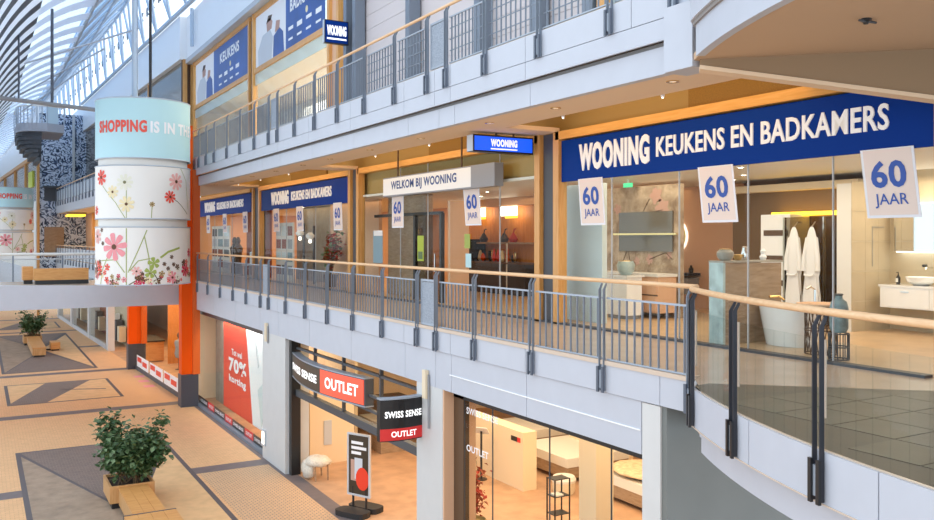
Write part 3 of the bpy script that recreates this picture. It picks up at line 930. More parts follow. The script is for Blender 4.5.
# projecting light box
def blade(label, x0, x1, y, z0, z1, m, fr=0.44, th=0.2):
    r = thing('projecting_sign', label, 'sign', (x1, y, z0))
    e = 0.03
    bx('case', 'sign_black', r, x0, x1, y, y + th, z0, z1)
    bx('light_face', m, r, x0 + e, x1 - e, y - 0.012, y, z0 + e, z1 - e)
    text('WOONING', 'letter_bright', r, (x0 + (x1 - x0) * (0.5 - fr / 2), y - 0.012, z0 + (z1 - z0) * 0.34), E_X, UP, (x1 - x0) * fr, (z1 - z0) * 0.44, bold=0.05)
    MB().box(x0 + (x1 - x0) * (0.5 - fr / 2), x0 + (x1 - x0) * (0.5 + fr / 2), y - 0.018, y - 0.012, z0 + (z1 - z0) * 0.17, z0 + (z1 - z0) * 0.24).build('underline', 'letter_bright', r)
    bx('side_cover', 'steel_pale', r, x0 - 0.012, x0, y, y + th, z0 + 0.01, z1 - 0.01)
    return r
r = blade('glowing blue light box with white lettering projecting over the middle gallery', 8.17, 9.55, 14.0, 3.31, 3.64, 'sign_blue_glow', th=0.22)
for x in (8.75, 9.15):
    MB().tube([(x, 14.1, 3.62), (x, 14.1, 3.80)], 0.025, 6).build('hanger', 'dark_brown', r)
r = blade('dark blue blade sign with white lettering projecting from the upper shopfront', 8.75, 9.5, 23.6, 7.36, 8.05, 'sign_blue', 0.80, th=0.12)

# ================================================================== UPPER SHOPFRONT
XU = 9.6
uw = struct(empty('window_5', (XU, 30, U2)), 'tall oak-framed shopfront of the upper gallery with blue posters', 'window')
bays = [(25.5, 33.75), (34.55, 44.6)]
for a, b in bays:
    bx('pane', 'glass_upper', uw, XU + 0.02, XU + 0.035, a, b, U2, 8.22)
    bx('pane', 'glass_upper', uw, XU + 0.02, XU + 0.035, a, b, 8.38, 10.5)
    bx('sill_rail', 'oak_frame', uw, XU - 0.06, XU + 0.08, a, b, 8.22, 8.40)
    bx('head_rail', 'oak_frame', uw, XU - 0.06, XU + 0.08, a - 0.3, b + 0.3, 10.45, 10.62)
    bx('lower_transom', 'glass_frost', uw, XU + 0.0, XU + 0.02, a, b, 7.75, 8.20)
for y in (24.55, 25.35, 33.85, 34.45, 44.7, 45.3):
    bx('mullion', 'oak_frame', uw, XU - 0.09, XU + 0.1, y - 0.09, y + 0.09, U2, 10.62)
bx('mullion_core', 'dark_brown', uw, XU + 0.0, XU + 0.1, 33.9, 34.4, U2, 10.6)
bx('mullion_core', 'peach', uw, XU + 0.02, XU + 0.1, 24.6, 25.3, U2, 10.6)
def poster(label, y0, y1, ysplit, word, wy, ww, wz):
    r = thing('window_poster', label, 'poster', (XU - 0.02, (y0 + y1) / 2, 8.42))
    bx('blue_sheet', 'poster_blue', r, XU - 0.015, XU - 0.005, y0, ysplit, 8.42, 10.42)
    bx('photo_sheet', 'print_white', r, XU - 0.015, XU - 0.005, ysplit, y1, 8.42, 10.42)
    text(word, 'print_white', r, (XU - 0.018, wy, wz), L_, UP, ww, 0.46, bold=0.04)
    x = XU - 0.018
    for i in range(4):
        yy = wy + 0.2 - i * (ww + 0.6) / 4
        bx('printed_mark', 'print_white', r, x - 0.002, x, yy - ww * 0.17, yy, wz - 0.62 - 0.05 * (i % 2), wz - 0.50)
        bx('printed_mark', 'print_white', r, x - 0.002, x, yy - ww * 0.15, yy, wz - 0.98, wz - 0.90)
    MB().slab([(0.12 * math.cos(t), 0.12 * math.sin(t)) for t in [k * PI / 8 for k in range(16)]], (x, wy - ww * 0.55, wz - 0.28), L_, UP, 0.003).build('printed_emblem', 'petal_cream', r)
    # printed couple on the photo half
    yc = (ysplit + y1) / 2
    wd = y1 - ysplit
    def blob(m, pts):
        MB().slab(pts, (XU - 0.016, yc, 8.42), L_, UP, 0.003).build('printed_figure', m, r)
    blob('shirt_print', [(-wd * 0.40, 0.0), (wd * 0.05, 0.0), (wd * 0.10, 0.8), (0.0, 1.15), (-wd * 0.25, 1.1), (-wd * 0.42, 0.6)])
    blob('skin_print', [(-wd * 0.10, 1.12), (wd * 0.05, 1.15), (wd * 0.08, 1.4), (0, 1.6), (-wd * 0.12, 1.5)])
    blob('dark_brown', [(-wd * 0.13, 1.45), (wd * 0.03, 1.5), (wd * 0.07, 1.66), (-wd * 0.06, 1.72)])
    blob('poster_blue', [(wd * 0.10, 0.0), (wd * 0.45, 0.0), (wd * 0.42, 0.75), (wd * 0.30, 1.0), (wd * 0.12, 0.8)])
    blob('skin_print', [(wd * 0.16, 0.9), (wd * 0.3, 0.95), (wd * 0.32, 1.25), (wd * 0.2, 1.32)])
    return r
poster('blue KEUKENS poster with a couple in the upper window nearer the bridge', 34.6, 44.4, 40.6, 'KEUKENS', 39.4, 3.3, 9.62)
poster('blue BADKAMERS poster with a bather in the upper window by the blade sign', 25.8, 33.6, 29.8, 'BADKAMERS', 29.3, 3.2, 9.66)
# interior of the upper shop
struct(MB().box(13.8, 13.9, 24, 46, U2, 10.6).build('wall_upper_back', 'off_white'), 'cream back wall of the upper shop', 'wall')
struct(MB().box(XU + 0.1, 14, 24, 46, 8.3, 8.36).build('ceiling_upper', 'cream'), 'cream ceiling of the upper shop', 'ceiling')
struct(MB().box(XU + 0.12, 14, 24.6, 24.8, U2, 10.6).build('wall_upper_side', 'cream'), 'cream side wall of the upper shop', 'wall')
struct(MB().box(XU + 0.12, 14, 45.9, 46.0, U2, 10.6).build('wall_upper_end', 'cream'), 'cream end wall of the upper shop', 'wall')
bx('mullion_core', 'dark_brown', uw, XU, XU + 0.1, 44.75, 45.4, U2, 10.6)
# shuttered shop next door
sh = struct(empty('window_6', (XU, 16, U2)), 'dark steel shopfront with grey lowered blinds on the upper gallery', 'window')
for i in range(13):
    bx('blind_slat', 'shutter', sh, XU + 0.30, XU + 0.34, 12.2, 23.7, U2 + 0.9 + 0.42 * i, U2 + 1.31 + 0.42 * i)
bx('dark_back', 'dark_grey', sh, XU + 0.5, XU + 0.6, 12.0, 24, U2, 10.6)
for y in (12.3, 14.0, 16.2, 19.7, 23.3, 24.0):
    bx('steel_post', 'steel', sh, XU - 0.06, XU + 0.25, y - 0.12, y + 0.12, U2, 10.6)
bx('blue_band', 'sign_blue', sh, XU + 0.1, XU + 0.14, 14.0, 19.6, U2, U2 + 0.62)
bx('head_rail', 'oak_frame', sh, XU - 0.08, XU + 0.1, 12, 24.2, 10.45, 10.62)
wl = struct(empty('window_7', (XU, 10, U2)), 'pale glazed shopfront above the large showroom window', 'window')
bx('pane', 'glass_frost', wl, XU + 0.1, XU + 0.12, 7.5, 12.0, U2, 9.5)
bx('back_panel', 'ice_panel', wl, XU + 0.8, XU + 0.85, 6.0, 12.0, U2, 9.5)
for y in (7.5, 9.6, 11.9):
    bx('mullion', 'oak_frame', wl, XU - 0.05, XU + 0.12, y - 0.1, y + 0.1, U2, 9.5)
# white parapet above the windows
pa = struct(empty('trim_5', (XU, 30, 11)), 'white clad wall band above the upper windows', 'fascia')
bx('grey_soffit', 'light_grey', pa, XU - 0.35, XU + 0.3, 8, 47, 10.64, 10.86)
ys = [8, 13, 18, 23, 28, 33, 38, 43, 47]
for a, b in zip(ys, ys[1:]):
    bx('cladding_panel', 'white', pa, XU - 0.25, XU + 0.3, a + 0.01, b - 0.01, 10.87, 13.1)
for a, b in ((45.4, 54), (54, 62), (62, 71), (71, 80), (80, 100), (100, 120)):
    MB().prism([(fx(XU - 0.25, a), a), (fx(XU + 0.3, a), a), (fx(XU + 0.3, b), b), (fx(XU - 0.25, b), b)], 10.87, 13.1).build('cladding_panel', 'white', pa)
    if a > 75:
        continue
    MB().prism([(fx(XU, a), a), (fx(XU + 0.1, a), a), (fx(XU + 0.1, b), b), (fx(XU, b), b)], 4.8, 10.87).build('window_band', 'smoke_mirror', pa)
    MB().box(fx(XU, a) - 0.1, fx(XU, a) + 0.1, a - 0.15, a + 0.15, 4.8, 10.87).build('mullion', 'oak_frame', pa)
bx('filler_panel', 'dark_brown', pa, 9.1, 9.75, 45.42, 45.6, 4.8, 10.87)
MB().tube([(XU - 0.35, 8, 13.2), (XU - 0.35, 35, 13.2), (fx(XU - 0.35, 60), 60, 13.2), (fx(XU - 0.35, 80), 80, 13.2)], 0.12, 8).build('eaves_tube', 'truss', pa)
# ================================================================== BED SHOP, GROUND FLOOR
XG = 7.55
# -- sale window
w8 = struct(empty('window_8', (XG, 30, G)), 'ground floor shop window with the red sale poster', 'window')
for a, b in ((25.0, 28.3), (28.3, 31.4), (31.4, 34.5)):
    bx('pane', 'glass_shop', w8, XG, XG + 0.012, a + 0.005, b - 0.005, G + 0.28, -1.12)
bx('base_kerb', 'steel', w8, XG - 0.18, XG + 0.05, 24.96, 34.6, G, G + 0.10)
bx('base_rail', 'dark_grey', w8, XG - 0.05, XG + 0.05, 24.96, 34.6, G + 0.10, G + 0.28)
bx('head_rail', 'sign_black', w8, XG - 0.03, XG + 0.08, 24.96, 34.6, -1.30, -1.11)
strip = thing('window_strip', 'black and red lettered strip along the foot of the sale window', 'sign strip', (XG, 30, G + 0.2))
yy = 34.2
k = 0
while yy > 25.2:
    wd = min(1.55 if k % 2 == 0 else 1.0, yy - 25.0)
    bx('strip_field', 'sign_black' if k % 2 == 0 else 'sign_red_flat', strip, XG - 0.06, XG - 0.05, yy - wd, yy, G + 0.11, G + 0.36)
    if wd > 0.9:
        text('SWISS SENSE' if k % 2 == 0 else 'OUTLET', 'print_white', strip, (XG - 0.06, yy - 0.15, G + 0.18), L_, UP, wd - 0.3, 0.11, bold=0.03)
    yy -= wd
    k += 1
r = thing('sale_poster', 'large red 70% sale poster with a white photo edge in the ground floor window', 'poster', (7.75, 29, -4.4))
def pslab(m, pts, x=7.75, nm='poster_field', t=0.01):
    return MB().slab([(-p[0], p[1]) for p in pts], (x, 0, 0), L_, UP, t).build(nm, m, r)
pslab('poster_red', [(31.3, -1.36), (28.3, -1.36), (27.5, -4.42), (31.3, -4.42)])
pslab('white', [(28.3, -1.36), (26.0, -1.36), (26.0, -4.42), (27.5, -4.42)])
pslab('light_grey', [(27.2, -1.6), (27.05, -1.6), (26.75, -2.4), (26.85, -2.5)], 7.735, 'printed_figure')
pslab('ice_panel', [(26.9, -3.2), (26.3, -2.9), (26.05, -3.6), (26.5, -4.3)], 7.735, 'printed_figure')
text('Tot wel', 'print_white', r, (7.738, 30.15, -2.45), L_, UP, 1.35, 0.22, bold=0.03)
text('70%', 'print_white', r, (7.738, 30.55, -3.05), L_, UP, 2.3, 0.50, bold=0.045)
text('korting', 'print_white', r, (7.738, 30.50, -3.48), L_, UP, 2.2, 0.32, bold=0.04)
struct(MB().box(8.3, 9.9, 31.6, 34.8, G, -1.1).build('wall_window_niche', 'stone_grey'), 'grey niche wall beside the red sale poster', 'wall')

# -- open entrance
fr = struct(empty('door_1', (XG, 19, G)), 'dark steel frame of the open bed shop entrance', 'door')
bx('door_head', 'dark_grey', fr, XG, XG + 0.14, 14.7, 22.8, -2.68, -2.50)
for z in (-1.36, -1.86, -2.20):
    bx('transom_bar', 'dark_grey', fr, XG + 0.02, XG + 0.1, 14.7, 22.8, z - 0.03, z + 0.03)
bx('door_jamb', 'sign_black', fr, XG - 0.12, XG + 0.14, 22.6, 22.82, G, -1.1)
for y in (17.0, 19.2, 21.2):
    bx('frame_post', 'dark_grey', fr, XG + 0.02, XG + 0.1, y - 0.03, y + 0.03, -2.5, -1.12)
for a, b in ((14.72, 17.0), (17.0, 19.2), (19.2, 21.2), (21.2, 22.6)):
    bx('pane', 'glass_shop', fr, XG + 0.05, XG + 0.06, a, b, -2.5, -1.12)
# curved light box over the entrance
sg = thing('hanging_sign', 'bowed black and red OUTLET light box over the open bed shop entrance', 'sign', (XG, 20, -2.1))
def bow(t):
    y = 22.7 - 5.1 * t
    return XG - 0.08 - 0.32 * math.sin(PI * min(1, max(0, t))), y
def bowed(nm, m, t0, t1, z0, z1, dx0, dx1, n=12):
    mb = MB()
    for i in range(n):
        a, b = bow(t0 + (t1 - t0) * i / n), bow(t0 + (t1 - t0) * (i + 1) / n)
        mb.prism([(a[0] + dx0, a[1]), (a[0] + dx1, a[1]), (b[0] + dx1, b[1]), (b[0] + dx0, b[1])], z0, z1)
    return mb.build(nm, m, sg)
bowed('case', 'dark_grey', 0, 1, -2.10, -1.50, 0.015, 0.22)
bowed('face', 'sign_brown', 0.01, 0.60, -2.08, -1.52, 0.0, 0.014)
bowed('face', 'sign_red', 0.60, 0.99, -2.08, -1.52, 0.0, 0.014)
bowed('edge', 'steel_light', 0, 1, -2.13, -2.10, 0.0, 0.22)
bowed('edge', 'steel_light', 0, 1, -1.50, -1.47, 0.0, 0.22)
def bow_text(s, t0, t1, z, h, bold):
    def wp(x, y):
        t = t0 + (t1 - t0) * x
        p = bow(t)
        return Vector((p[0] - 0.006, p[1], z + y))
    text(s, 'letter_bright', sg, (0, 0, 0), L_, UP, 1.0, h, bold=bold, warp=wp)
bow_text('SWISS SENSE', 0.05, 0.56, -1.90, 0.20, 0.035)
bow_text('OUTLET', 0.655, 0.95, -1.93, 0.27, 0.03)
# projecting black and red sign on the column
bs = thing('projecting_sign', 'black and red OUTLET sign projecting from the white column', 'sign', (7.4, 14.6, -2.15))
def bl(nm, m, z0, z1, dy0, dy1):
    mb = MB()
    n = 8
    for i in range(n):
        a, b = i / n, (i + 1) / n
        xa, xb = 6.46 + 0.92 * a, 6.46 + 0.92 * b
        ya, yb = 14.50 - 0.08 * math.sin(PI * a), 14.50 - 0.08 * math.sin(PI * b)
        mb.prism([(xa, ya + dy0), (xb, yb + dy0), (xb, yb + dy1), (xa, ya + dy1)], z0, z1)
    return mb.build(nm, m, bs)
bl('case', 'sign_black', -2.14, -1.36, 0.0, 0.14)
bl('black_face', 'sign_black', -1.90, -1.38, -0.012, 0.0)
bl('red_face', 'sign_red_flat', -2.12, -1.90, -0.012, 0.0)
bl('rim', 'steel_light', -1.36, -1.33, -0.02, 0.15)
def bl_w(z, x0, wd):
    def wp(x, y):
        xx = x0 + x * wd
        a = (xx - 6.46) / 0.92
        return Vector((xx, 14.50 - 0.08 * math.sin(PI * a) - 0.018, z + y))
    return wp
text('SWISS SENSE', 'letter_bright', bs, (0, 0, 0), E_X, UP, 1.0, 0.125, bold=0.03, warp=bl_w(-1.70, 6.54, 0.76))
text('OUTLET', 'letter_bright', bs, (0, 0, 0), E_X, UP, 1.0, 0.11, bold=0.02, warp=bl_w(-2.06, 6.66, 0.52))
for z in (-1.6, -1.84):
    MB().tube([(7.36, 14.56, z), (7.33, 14.56, z), (7.5, 14.56, z)], 0.02, 6).build('bracket_arm', 'steel', bs)

# -- furniture seen through the entrance
def lumpy(name, m, c, rx, ry, rz, parent, amp=0.12, seed=1, n=16, k=10):
    rnd = random.Random(seed)
    mb = MB()
    vs, fs = [], []
    for i in range(k + 1):
        ph = PI * i / k
        for j in range(n):
            th = 2 * PI * j / n
            f = 1 + rnd.uniform(-amp, amp)
            vs.append((c[0] + rx * f * math.sin(ph) * math.cos(th), c[1] + ry * f * math.sin(ph) * math.sin(th), c[2] + rz * f * math.cos(ph)))
    for i in range(k):
        for j in range(n):
            fs.append((i * n + j, (i + 1) * n + j, (i + 1) * n + (j + 1) % n, i * n + (j + 1) % n))
    mb.add(vs, fs)
    o = mb.build(name, m, parent)
    o.data.polygons.foreach_set('use_smooth', [True] * len(o.data.polygons))
    return o
def furniture_box(name, label, cat, loc, parts, group=None):
    r = thing(name, label, cat, loc, group)
    for p in parts:
        MB().box(*[q + (loc[0] if i < 2 else loc[1] if i < 4 else loc[2]) for i, q in enumerate(p[2:])]).build(p[0], p[1], r)
    return r
struct(MB().box(8.2, 9.55, 23.3, 23.9, G, -2.7).build('wall_entrance_pier', 'bed_beige'), 'beige pier inside the bed shop entrance', 'wall')
MB().box(8.62, 8.85, 23.27, 23.31, G + 0.55, G + 1.25).build('pier_poster', 'light_grey', bpy.data.objects['wall_entrance_pier'])
furniture_box('shop_counter', 'dark counter with slim legs deep in the bed shop entrance', 'counter', (10.2, 26.9, G),
              [('counter_top', 'dark_brown', 0, 2.6, -0.8, 0.2, 0.95, 1.1), ('counter_front', 'dark_brown', 0.1, 2.5, -0.75, -0.65, 0.35, 0.95),
               ('leg', 'black', 0.05, 0.13, -0.78, -0.70, 0, 0.95), ('leg', 'black', 2.45, 2.53, -0.78, -0.70, 0, 0.95),
               ('leg', 'black', 0.05, 0.13, 0.10, 0.18, 0, 0.95), ('leg', 'black', 2.45, 2.53, 0.10, 0.18, 0, 0.95)])
furniture_box('display_block', 'brown wooden display block under a grey top in the bed shop', 'display', (10.5, 24.0, G),
              [('block', 'cabinet_wood', 0, 0.8, -0.5, 0.5, 0, 0.85), ('top_slab', 'stone_grey', -0.2, 1.45, -0.7, 0.7, 0.85, 1.0)])
def bed(label, x, y, lx, ly, group='beds in the bed shop'):
    r = thing('box_spring_bed', label, 'bed', (x, y, G), group)
    bx('base', 'cabinet_wood', r, x, x + lx, y, y + ly, G + 0.12, G + 0.42)
    mb = MB()
    mb.box(x - 0.02, x + lx + 0.02, y - 0.02, y + ly + 0.02, G + 0.42, G + 0.66)
    mb.build('mattress', 'off_white', r)
    for yy_ in (y + ly * 0.08, y + ly * 0.54):
        MB().lathe([(0.05, 0), (0.36, 0.04), (0.40, 0.10), (0.34, 0.16), (0.05, 0.19)], (0, 0, 0), 14)
        q = MB().box(x + lx - 0.55, x + lx - 0.12, yy_, yy_ + ly * 0.36, G + 0.66, G + 0.80).build('pillow', 'cream', r)
    bx('headboard', 'bed_beige', r, x + lx, x + lx + 0.12, y - 0.05, y + ly + 0.05, G + 0.0, G + 1.25)
    for a in (x + 0.08, x + lx - 0.08):
        for b in (y + 0.08, y + ly - 0.08):
            bx('leg', 'black', r, a - 0.03, a + 0.03, b - 0.03, b + 0.03, G, G + 0.12)
bed('cream box spring bed with brown base deep behind the entrance', 14.2, 21.4, 2.1, 1.9)
bed('cream box spring bed behind the beige partition in the bed shop', 13.5, 18.2, 2.1, 2.2)
bed('fleece covered bed by the slim white column', 13.6, 15.0, 2.2, 2.1)
q = lumpy('fleece_blanket', 'fleece', (14.35, 16.05, G + 0.77), 0.85, 1.0, 0.10, None, 0.06, 7, 24, 12)
tag(q, 'shaggy tan fleece spread over the bed by the slim white column', 'blanket')
# sheepskin pouf
r = thing('sheepskin_stool', 'low stool draped with pale sheepskins at the shop entrance', 'stool', (8.0, 21.8, G))
lumpy('sheepskin', 'sheepskin', (7.95, 21.95, G + 0.48), 0.34, 0.42, 0.14, r, 0.10, 3)
lumpy('hanging_fleece', 'sheepskin', (7.72, 22.1, G + 0.26), 0.14, 0.36, 0.25, r, 0.10, 5)
for a, b in ((8.15, 21.7), (8.15, 22.2), (7.8, 21.7), (7.8, 22.2)):
    MB().tube([(a, b, G), (a - 0.02, b, G + 0.45)], 0.025, 6).build('leg', 'cabinet_wood', r)
# pavement sign
r = thing('pavement_sign', 'grey framed poster stand with black rubber feet at the shop entrance', 'sign stand', (7.75, 18.8, G))
a_ = Vector((0.45, -0.89, 0)).normalized()
o_ = Vector((7.66, 19.05, 0))
def stand(nm, m, u0, u1, z0, z1, t, lift=0.0, rr=None):
    n_ = a_.cross(Vector((0, 0, 1)))
    return MB().slab([(u0, z0), (u1, z0), (u1, z1), (u0, z1)], o_ + n_ * lift + Vector((0, 0, G)), a_, UP, t).build(nm, m, rr or r)
stand('panel', 'sign_brown', 0.04, 0.66, 0.44, 1.84, 0.02)
stand('frame', 'light_grey', 0.0, 0.045, 0.40, 1.88, 0.05, -0.01)
stand('frame', 'light_grey', 0.655, 0.70, 0.40, 1.88, 0.05, -0.01)
stand('frame', 'light_grey', 0.045, 0.655, 0.40, 0.445, 0.05, -0.01)
stand('frame', 'light_grey', 0.045, 0.655, 1.835, 1.88, 0.05, -0.01)
stand('printed_photo', 'skin_print', 0.10, 0.36, 0.75, 1.25, 0.003, 0.02)
stand('printed_photo', 'shirt_print', 0.22, 0.46, 0.80, 1.30, 0.003, 0.022)
n_ = a_.cross(Vector((0, 0, 1)))
MB().slab([(0.46 + 0.2 * math.cos(t), 0.82 + 0.27 * math.sin(t)) for t in [k * PI / 10 for k in range(20)]], o_ + n_ * 0.025 + Vector((0, 0, G)), a_, UP, 0.003).build('red_disc', 'poster_red', r)
for z, s in ((1.62, 0.36), (1.50, 0.46), (1.38, 0.30)):
    MB().slab([(0.12, z), (0.12 + s, z), (0.12 + s, z + 0.07), (0.12, z + 0.07)], o_ + n_ * 0.022 + Vector((0, 0, G)), a_, UP, 0.002).build('printed_line', 'print_white', r)
for u in (0.16, 0.56):
    p = o_ + a_ * u
    MB().tube([(p.x, p.y, G + 0.08), (p.x, p.y, G + 0.62)], 0.03, 6).build('leg', 'black', r)
c_ = o_ + a_ * 0.35
for s in (-1, 1):
    q = c_ + n_ * (0.24 * s)
    vs = []
    for k in range(14):
        t = 2 * PI * k / 14
        e = a_ * (0.44 * math.copysign(abs(math.cos(t)) ** 0.5, math.cos(t))) + n_ * (0.22 * math.copysign(abs(math.sin(t)) ** 0.5, math.sin(t)))
        vs.append((q.x + e.x, q.y + e.y))
    MB().prism(vs, G + 0.004, G + 0.13).build('rubber_foot', 'rubber', r)

# -- right-hand window of the bed shop
w9 = struct(empty('window_9', (XG, 11, G)), 'ground floor bed shop window below the gallery railing', 'window')
for a, b in ((8.27, 9.17), (9.17, 10.63), (10.63, 12.29), (12.29, 13.25)):
    bx('pane', 'glass_shop', w9, XG, XG + 0.012, a + 0.004, b - 0.004, G + 0.05, -1.12)
    bx('joint', 'dark_grey', w9, XG - 0.004, XG + 0.016, b - 0.006, b + 0.006, G + 0.05, -1.12)
bx('jamb', 'dark_brown', w9, XG - 0.02, XG + 0.1, 13.25, 13.6, G, -1.1)
bx('head_rail', 'sign_black', w9, XG - 0.02, XG + 0.10, 8.27, 13.62, -1.24, -1.105)
for z, s, wd, ht in ((-1.47, 'SWISS SENSE', 1.05, 0.12), (-2.13, 'OUTLET', 0.75, 0.12)):
    text(s, 'print_white', w9, (XG - 0.008, 13.15, z), L_, UP, wd, ht, bold=0.02, name='window_lettering')
st = struct(empty('wall_partition', (11.0, 16, G)), 'long low beige partition wall in the bed shop', 'wall')
bx('partition_body', 'bed_beige', st, 12.1, 12.52, 18.2, 23.9, G, -3.34)
bx('partition_plate', 'sign_black', st, 12.085, 12.1, 18.45, 18.75, -3.62, -3.50)
bx('partition_plate', 'sign_red_flat', st, 12.083, 12.1, 18.32, 18.45, -3.62, -3.50)
struct(MB().box(9.6, 10.0, 12.08, 12.58, G, -1.1).build('column', 'bed_beige'), 'square beige column inside the bed shop window', 'column')
r = thing('reading_stand', 'slim dark information stand with a tilted pale plate in the bed shop', 'stand', (11.75, 19.7, G))
MB().tube([(11.75, 19.7, G), (11.75, 19.7, G + 1.3)], 0.03, 8).build('pole', 'black', r)
MB().slab([(-0.2, -0.16), (0.2, -0.16), (0.2, 0.16), (-0.2, 0.16)], (11.75, 19.7, G + 1.33), (0.6, -0.8, 0), (-0.5, -0.35, 0.6), 0.02).build('plate', 'off_white', r)
MB().lathe([(0.16, 0), (0.16, 0.02), (0.03, 0.03)], (11.75, 19.7, G + 0.005)).build('base', 'black', r)
r = thing('wicker_chair', 'round tan wicker chair behind the red plant', 'chair', (11.2, 20.6, G))
MB().lathe([(0.30, 0.0), (0.36, 0.25), (0.38, 0.42), (0.33, 0.45)], (11.2, 20.6, G + 0.02), 16).build('seat', 'cabinet_wood', r, True)
mb = MB()
for k in range(9):
    t = PI * (k / 8) + 0.4
    mb.tube([(11.2 + 0.36 * math.cos(t), 20.6 + 0.36 * math.sin(t), G + 0.45), (11.2 + 0.40 * math.cos(t), 20.6 + 0.40 * math.sin(t), G + 0.95)], 0.02, 5)
mb.build('backrest', 'cabinet_wood', r)
r = thing('rolling_rack', 'thin black metal rack standing in front of the beds', 'rack', (11.2, 15.5, G))
for a in (11.05, 11.45):
    for b in (15.35, 15.65):
        MB().tube([(a, b, G), (a, b, G + 1.15)], 0.02, 5).build('leg', 'black', r)
for z in (0.35, 0.75, 1.13):
    bx('shelf', 'black', r, 11.05, 11.45, 15.35, 15.65, G + z, G + z + 0.02)
bx('shelf_paper', 'off_white', r, 11.1, 11.3, 15.37, 15.6, G + 0.77, G + 0.80)
r = thing('fleece_stool', 'cream fleece stool beside the beige partition', 'stool', (12.95, 17.6, G + 0.005))
MB().lathe([(0.26, 0), (0.30, 0.15), (0.30, 0.34), (0.22, 0.42)], (12.95, 17.6, G + 0.005), 14).build('seat', 'cream', r, True)
MB().lathe([(0.31, 0.30), (0.32, 0.36), (0.27, 0.44), (0.1, 0.46)], (12.95, 17.6, G + 0.005), 14).build('throw', 'off_white', r, True)

# plants with single leaves
def leaf_mesh(m, l=0.09, wd=0.035):
    return MB().add([(0, 0, 0), (wd, l * 0.5, 0.012), (0, l, -0.01), (-wd, l * 0.5, 0.012)], [(0, 1, 2), (0, 2, 3)]).mesh('leaf', m)
def foliage(name, mats, stems, n, parent, seed, l, wd, spread):
    """a cloud of leaves along branches, one mesh per shade"""
    rnd = random.Random(seed)
    for m in mats:
        mb = MB()
        for i in range(n):
            s = rnd.choice(stems)
            t = rnd.uniform(0.45, 1.0)
            k = t * (len(s) - 1)
            i0 = min(int(k), len(s) - 2)
            p = Vector(s[i0]).lerp(Vector(s[i0 + 1]), k - i0)
            p += Vector((rnd.gauss(0, spread), rnd.gauss(0, spread), rnd.gauss(0, spread * 0.8)))
            M = Matrix.Rotation(rnd.uniform(0, 2 * PI), 3, 'Z') @ Matrix.Rotation(rnd.uniform(-0.9, 0.7), 3, 'X') @ Matrix.Rotation(rnd.uniform(-0.6, 0.6), 3, 'Y')
            f = rnd.uniform(0.7, 1.3)
            mb.add([p + M @ (Vector(q) * f) for q in ((0, 0, 0), (wd, l * 0.5, 0.012), (0, l, -0.012), (-wd, l * 0.5, 0.012))], [(0, 1, 2), (0, 2, 3)])
        o = mb.build(name, m, parent)
        o['kind'] = 'stuff'
def branch(p, q, rnd, n=5, j=0.06):
    p, q = Vector(p), Vector(q)
    out = [p]
    for i in range(1, n + 1):
        t = i / n
        out.append(p.lerp(q, t) + Vector((rnd.uniform(-j, j), rnd.uniform(-j, j), 0)) * t)
    return out
rnd = random.Random(4)
r = thing('red_leaf_plant', 'red leaved plant in a dark pot behind the bed shop window', 'plant', (8.55, 14.6, G))
MB().lathe([(0.16, 0), (0.25, 0.9), (0.23, 0.92), (0.22, 0.86)], (8.55, 14.6, G + 0.004), 14).build('pot', 'olive', r, True)
stems = [branch((8.55, 14.6, G + 0.88), (8.55 + rnd.uniform(-0.25, 0.25), 14.6 + rnd.uniform(-0.4, 0.4), G + rnd.uniform(1.3, 2.1)), rnd) for _ in range(9)]
mb = MB()
for s in stems:
    mb.tube(s, 0.012, 4, r1=0.004)
mb.build('stems', 'bark', r)
foliage('foliage', ['leaf_red', 'leaf_rust'], stems, 150, r, 8, 0.10, 0.04, 0.06)

